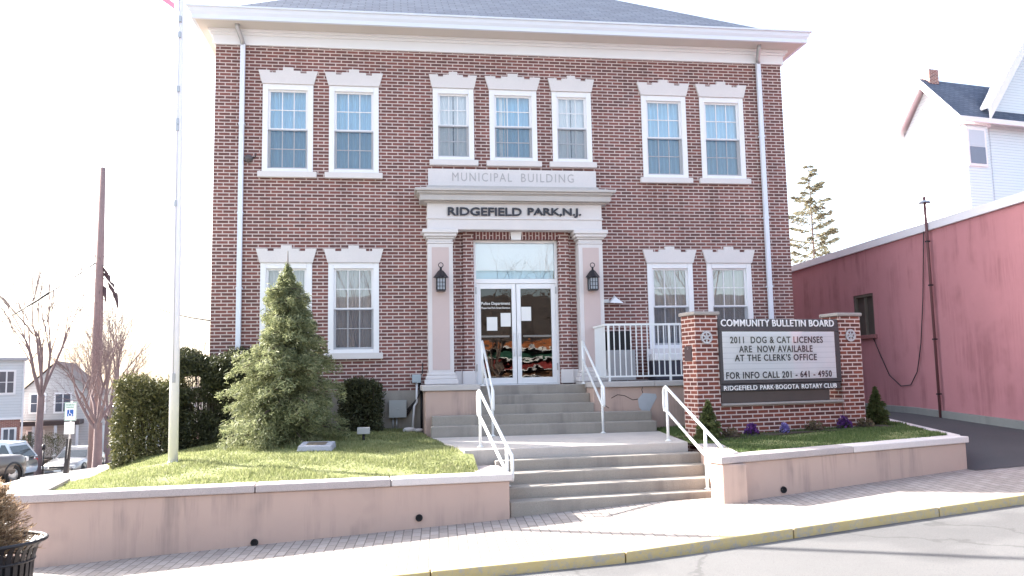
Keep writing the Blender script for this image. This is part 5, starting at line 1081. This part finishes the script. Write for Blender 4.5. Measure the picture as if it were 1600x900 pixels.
    mb = MB(); mb.box(L/2+.02, L/2+.06, -.16, .16, clr+.19, clr+.28); mb.build('number_plate', M['signwhite'], th)
    mb = MB(); mb.box(-L/2+.15, L/2-.15, -hw*.8, hw*.8, clr-.06, clr+.05); mb.build('underbody', M['trim'], th)
    return th
def cz_(x, y): return ground(x, y)+.07
x, y = -18.9, 30.2; car('silver saloon car parked facing the camera beyond the parking sign', (x, y, cz_(x, y)-.12), math.atan2(-.985, .02), (.34, .32, .305))
x, y = -17.0, 14.6; car('brown grey car at the left edge of the picture, seen from its side', (x, y, cz_(x, y)-.03), R(72), (.105, .085, .075), L=4.5, Wd=1.8, H=1.72, belt=1.10, nose=.98, tail=1.05, ws=(.65, .15), rs=(-2.1, -1.8), clr=.28, wr=.37, wb=1.35)
x, y = -21.6, 25.8; car('silver minivan half hidden behind the brown grey car', (x, y, cz_(x, y)), R(168), (.52, .56, .58), L=4.8, Wd=1.9, H=1.75, belt=1.05, nose=.95, tail=1.05, ws=(1.3, .35), rs=(-2.35, -1.85), clr=.24, wr=.33, wb=1.45)
x, y = -21.2, 60.5; car('small reddish car far away beside the hedge', (x+2.2, y, cz_(-21, 60)-.1), R(-80), (.42, .17, .18))

# ------------------------------------------------------------------ houses on the left
M['bluesiding'] = brickmat('pale_blue_siding', (.62, .65, .68), (.64, .67, .70), (.47, .50, .53), bw=6, rh=.16, ms=.01, var=.06)
M['redbrick'] = brickmat('red_brick', (.36, .15, .11), (.26, .10, .08), (.50, .40, .37), var=.2)
M['greysiding'] = brickmat('grey_siding', (.58, .57, .57), (.60, .59, .59), (.44, .43, .43), bw=6, rh=.18, ms=.012, var=.08)
M['dimglass'] = pm('dim_window', (.09, .10, .13), .1, .1, 3, spec=.6)
def housewin(root, x0, x1, z0, z1, y=-.001):
    mb = MB(); mb.box(x0-.12, x1+.12, y-.06, y, z0-.12, z1+.1); o = mb.build('window', M['white'], root)
    xm = (x0+x1)/2; mb = MB()
    for a, b_ in ((x0, xm-.04), (xm+.04, x1)):
        mb.box(a, b_, y-.075, y-.061, z0, (z0+z1)/2-.02); mb.box(a, b_, y-.072, y-.061, (z0+z1)/2+.02, z1)
    mb.build('pane', M['dimglass'], o)
h1 = thing('siding_house', 'two storey house with pale blue siding over red brick at the left edge', 'house', (-23.9, 35.6, -5.2), R(25))
mb = MB(); mb.box(-9, 0, 0, 8, 0, 3.35); mb.build('brick_storey', M['redbrick'], h1); mb = MB(); mb.box(-9.05, .05, -.06, 8.05, 3.352, 6.7); mb.build('siding_storey', M['bluesiding'], h1)
mb = MB(); mb.box(-9.3, .25, -.3, 8.3, 6.702, 6.86); mb.add([(-9.3,-.3,6.862),(.25,-.3,6.862),(.25,8.3,6.862),(-9.3,8.3,6.862),(-7,4,7.4),(-2,4,7.4)], [(0,1,5,4),(2,3,4,5),(1,2,5),(3,0,4)]); mb.build('roof', pm('pale_roof', (.42, .42, .45), .8, .1, 3), h1)
mb = MB(); mb.box(.052, .14, -.09, .0, 0.1, 6.7); mb.box(-9.06, .06, -.10, -.062, 3.30, 3.42); mb.build('corner_trim', M['white'], h1)
housewin(h1, -1.12, -.42, 4.85, 6.05, -.061); housewin(h1, -.80, -.28, 1.2, 2.75); housewin(h1, -3.6, -2.6, 4.85, 6.05, -.061); housewin(h1, -3.6, -2.6, 1.2, 2.75)
h2 = thing('porch_house', 'grey sided gabled house with a dark porch behind the bare trees', 'house', (-27.9, 45, -5.4), R(12))
mb = MB(); mb.box(0, 4.4, 0, 8, 0, 4.9); mb.prism([(0, 4.9), (4.4, 4.9), (2.2, 7.0)], 0, 8); mb.build('wall', M['greysiding'], h2)
mb = MB()
for s in (0, 1):
    a = (-.35, 4.6) if s == 0 else (4.75, 4.6); mb.add([(a[0], -.4, a[1]), (2.2, -.4, 7.12), (2.2, 8.4, 7.12), (a[0], 8.4, a[1])], [(0, 1, 2, 3)] if s else [(3, 2, 1, 0)])
mb.build('roof', pm('brown_roof', (.17, .13, .125), .9, .15, 3), h2)
mb = MB(); mb.box(-.2, 4.0, -2.2, -.002, 2.75, 3.05); mb.box(-.2, 4.0, -2.2, -.002, 0, .5)
pch = mb.build('porch', pm('porch_brown', (.10, .075, .07), .8, .2, 4), h2); mb = MB()
for k in range(4): mb.box(-.1+1.3*k, .05+1.3*k, -2.15, -2.0, .502, 2.748)
mb.build('porch_post', M['white'], pch); housewin(h2, 2.2, 3.1, 3.6, 4.8); housewin(h2, .7, 1.5, 3.6, 4.8); housewin(h2, .6, 1.5, .9, 2.3)
h3 = thing('garage_building', 'low pale garage with a wide door beside the utility pole', 'garage', (-24.2, 47, -5.2), R(8))
mb = MB(); mb.box(0, 6.5, 0, 6, 0, 3.3); mb.build('wall', M['greysiding'], h3); mb = MB(); mb.box(-.3, 6.8, -.4, 6.3, 3.302, 3.6); mb.build('roof', pm('grey_roof', (.30, .28, .29), .9, .1, 3), h3)
mb = MB(); mb.box(.3, 2.2, -.06, -.001, 0, 2.3); gd = mb.build('garage_door', M['signwhite'], h3); mb = MB(); mb.box(2.6, 4.5, -.06, -.001, 0, 2.3); mb.build('garage_door', M['signwhite'], h3)
x0, y0 = -22.3, 34.3; zz = ground(x0, y0); hedge('shrub', 'large dark green bush between the blue sided house and the silver car', x0-1.5, x0+1.5, y0-.6, y0+1.2, zz-.1, zz+2.1, 9000, M['hedge'], 12, .55, cat='shrub')
tb = thing('parking_meter', 'thin dark post beside the silver minivan', 'post', (-18.9, 26.2, ground(-18.9, 26.2)))
mb = MB(); mb.tube([(0, 0, 0), (0, 0, 1.25)], .035, 8); mb.build('post', M['black'], tb); mb = MB(); mb.lathe([(0, 1.5), (.07, 1.48), (.09, 1.36), (.07, 1.24), (0, 1.23)], (0, 0, 0), 10); mb.build('head', M['black'], tb)

# ------------------------------------------------------------------ across the road, behind the camera: seen mirrored in doors and windows
sh = thing('striped_storefront', 'storefront with orange, green and red awnings mirrored in the glass doors', 'shop', (0, -27, -2.1))
mb = MB(); mb.box(-12, 20, -9, 0, 0, 6.4); mb.build('wall', pm('shop_wall', (.10, .085, .08), .9, .2, 2), sh)
for k, (zz, col) in enumerate(((3.55, (.42, .13, .04)), (3.0, (.02, .09, .055)), (2.5, (.30, .04, .035)), (2.0, (.16, .08, .04)))):
    mb = MB()
    for j in range(9): x0 = -1+1.25*j; mb.add([(x0, .01+.25*k, zz+.42), (x0+1.2, .01+.25*k, zz+.42), (x0+1.2, .9+.25*k, zz+.12), (x0, .9+.25*k, zz+.02)], [(0, 3, 2, 1)])
    mb.build('awning', pm('awning_cloth', col, .8, .15, 3), sh)
    mb = MB()
    for j in range(9): x0 = -1+1.25*j; mb.add([(x0, .9+.25*k, zz+.02), (x0+1.2, .9+.25*k, zz+.12), (x0+1.2, .91+.25*k, zz+.05), (x0, .91+.25*k, zz-.06)], [(0, 3, 2, 1)])
    mb.build('valance', M['paper'], sh)
for k, (x, y, H_, sd) in enumerate(((2.5, -22.5, 9.5, 61), (7.5, -23.2, 10.5, 62), (-3.5, -23, 9.5, 63), (12.5, -22.6, 9.5, 64))):
    bare_tree('street_tree', ['bare tree across the road mirrored in the door glass', 'bare tree across the road mirrored in the right lower windows', 'bare tree across the road mirrored in the left lower windows', 'bare tree across the road at the right end of the storefront'][k], x, y, gz(x, y), H_, sd, .2, 3, 4, 'bare trees across the road', .22, .6, mat='bark')
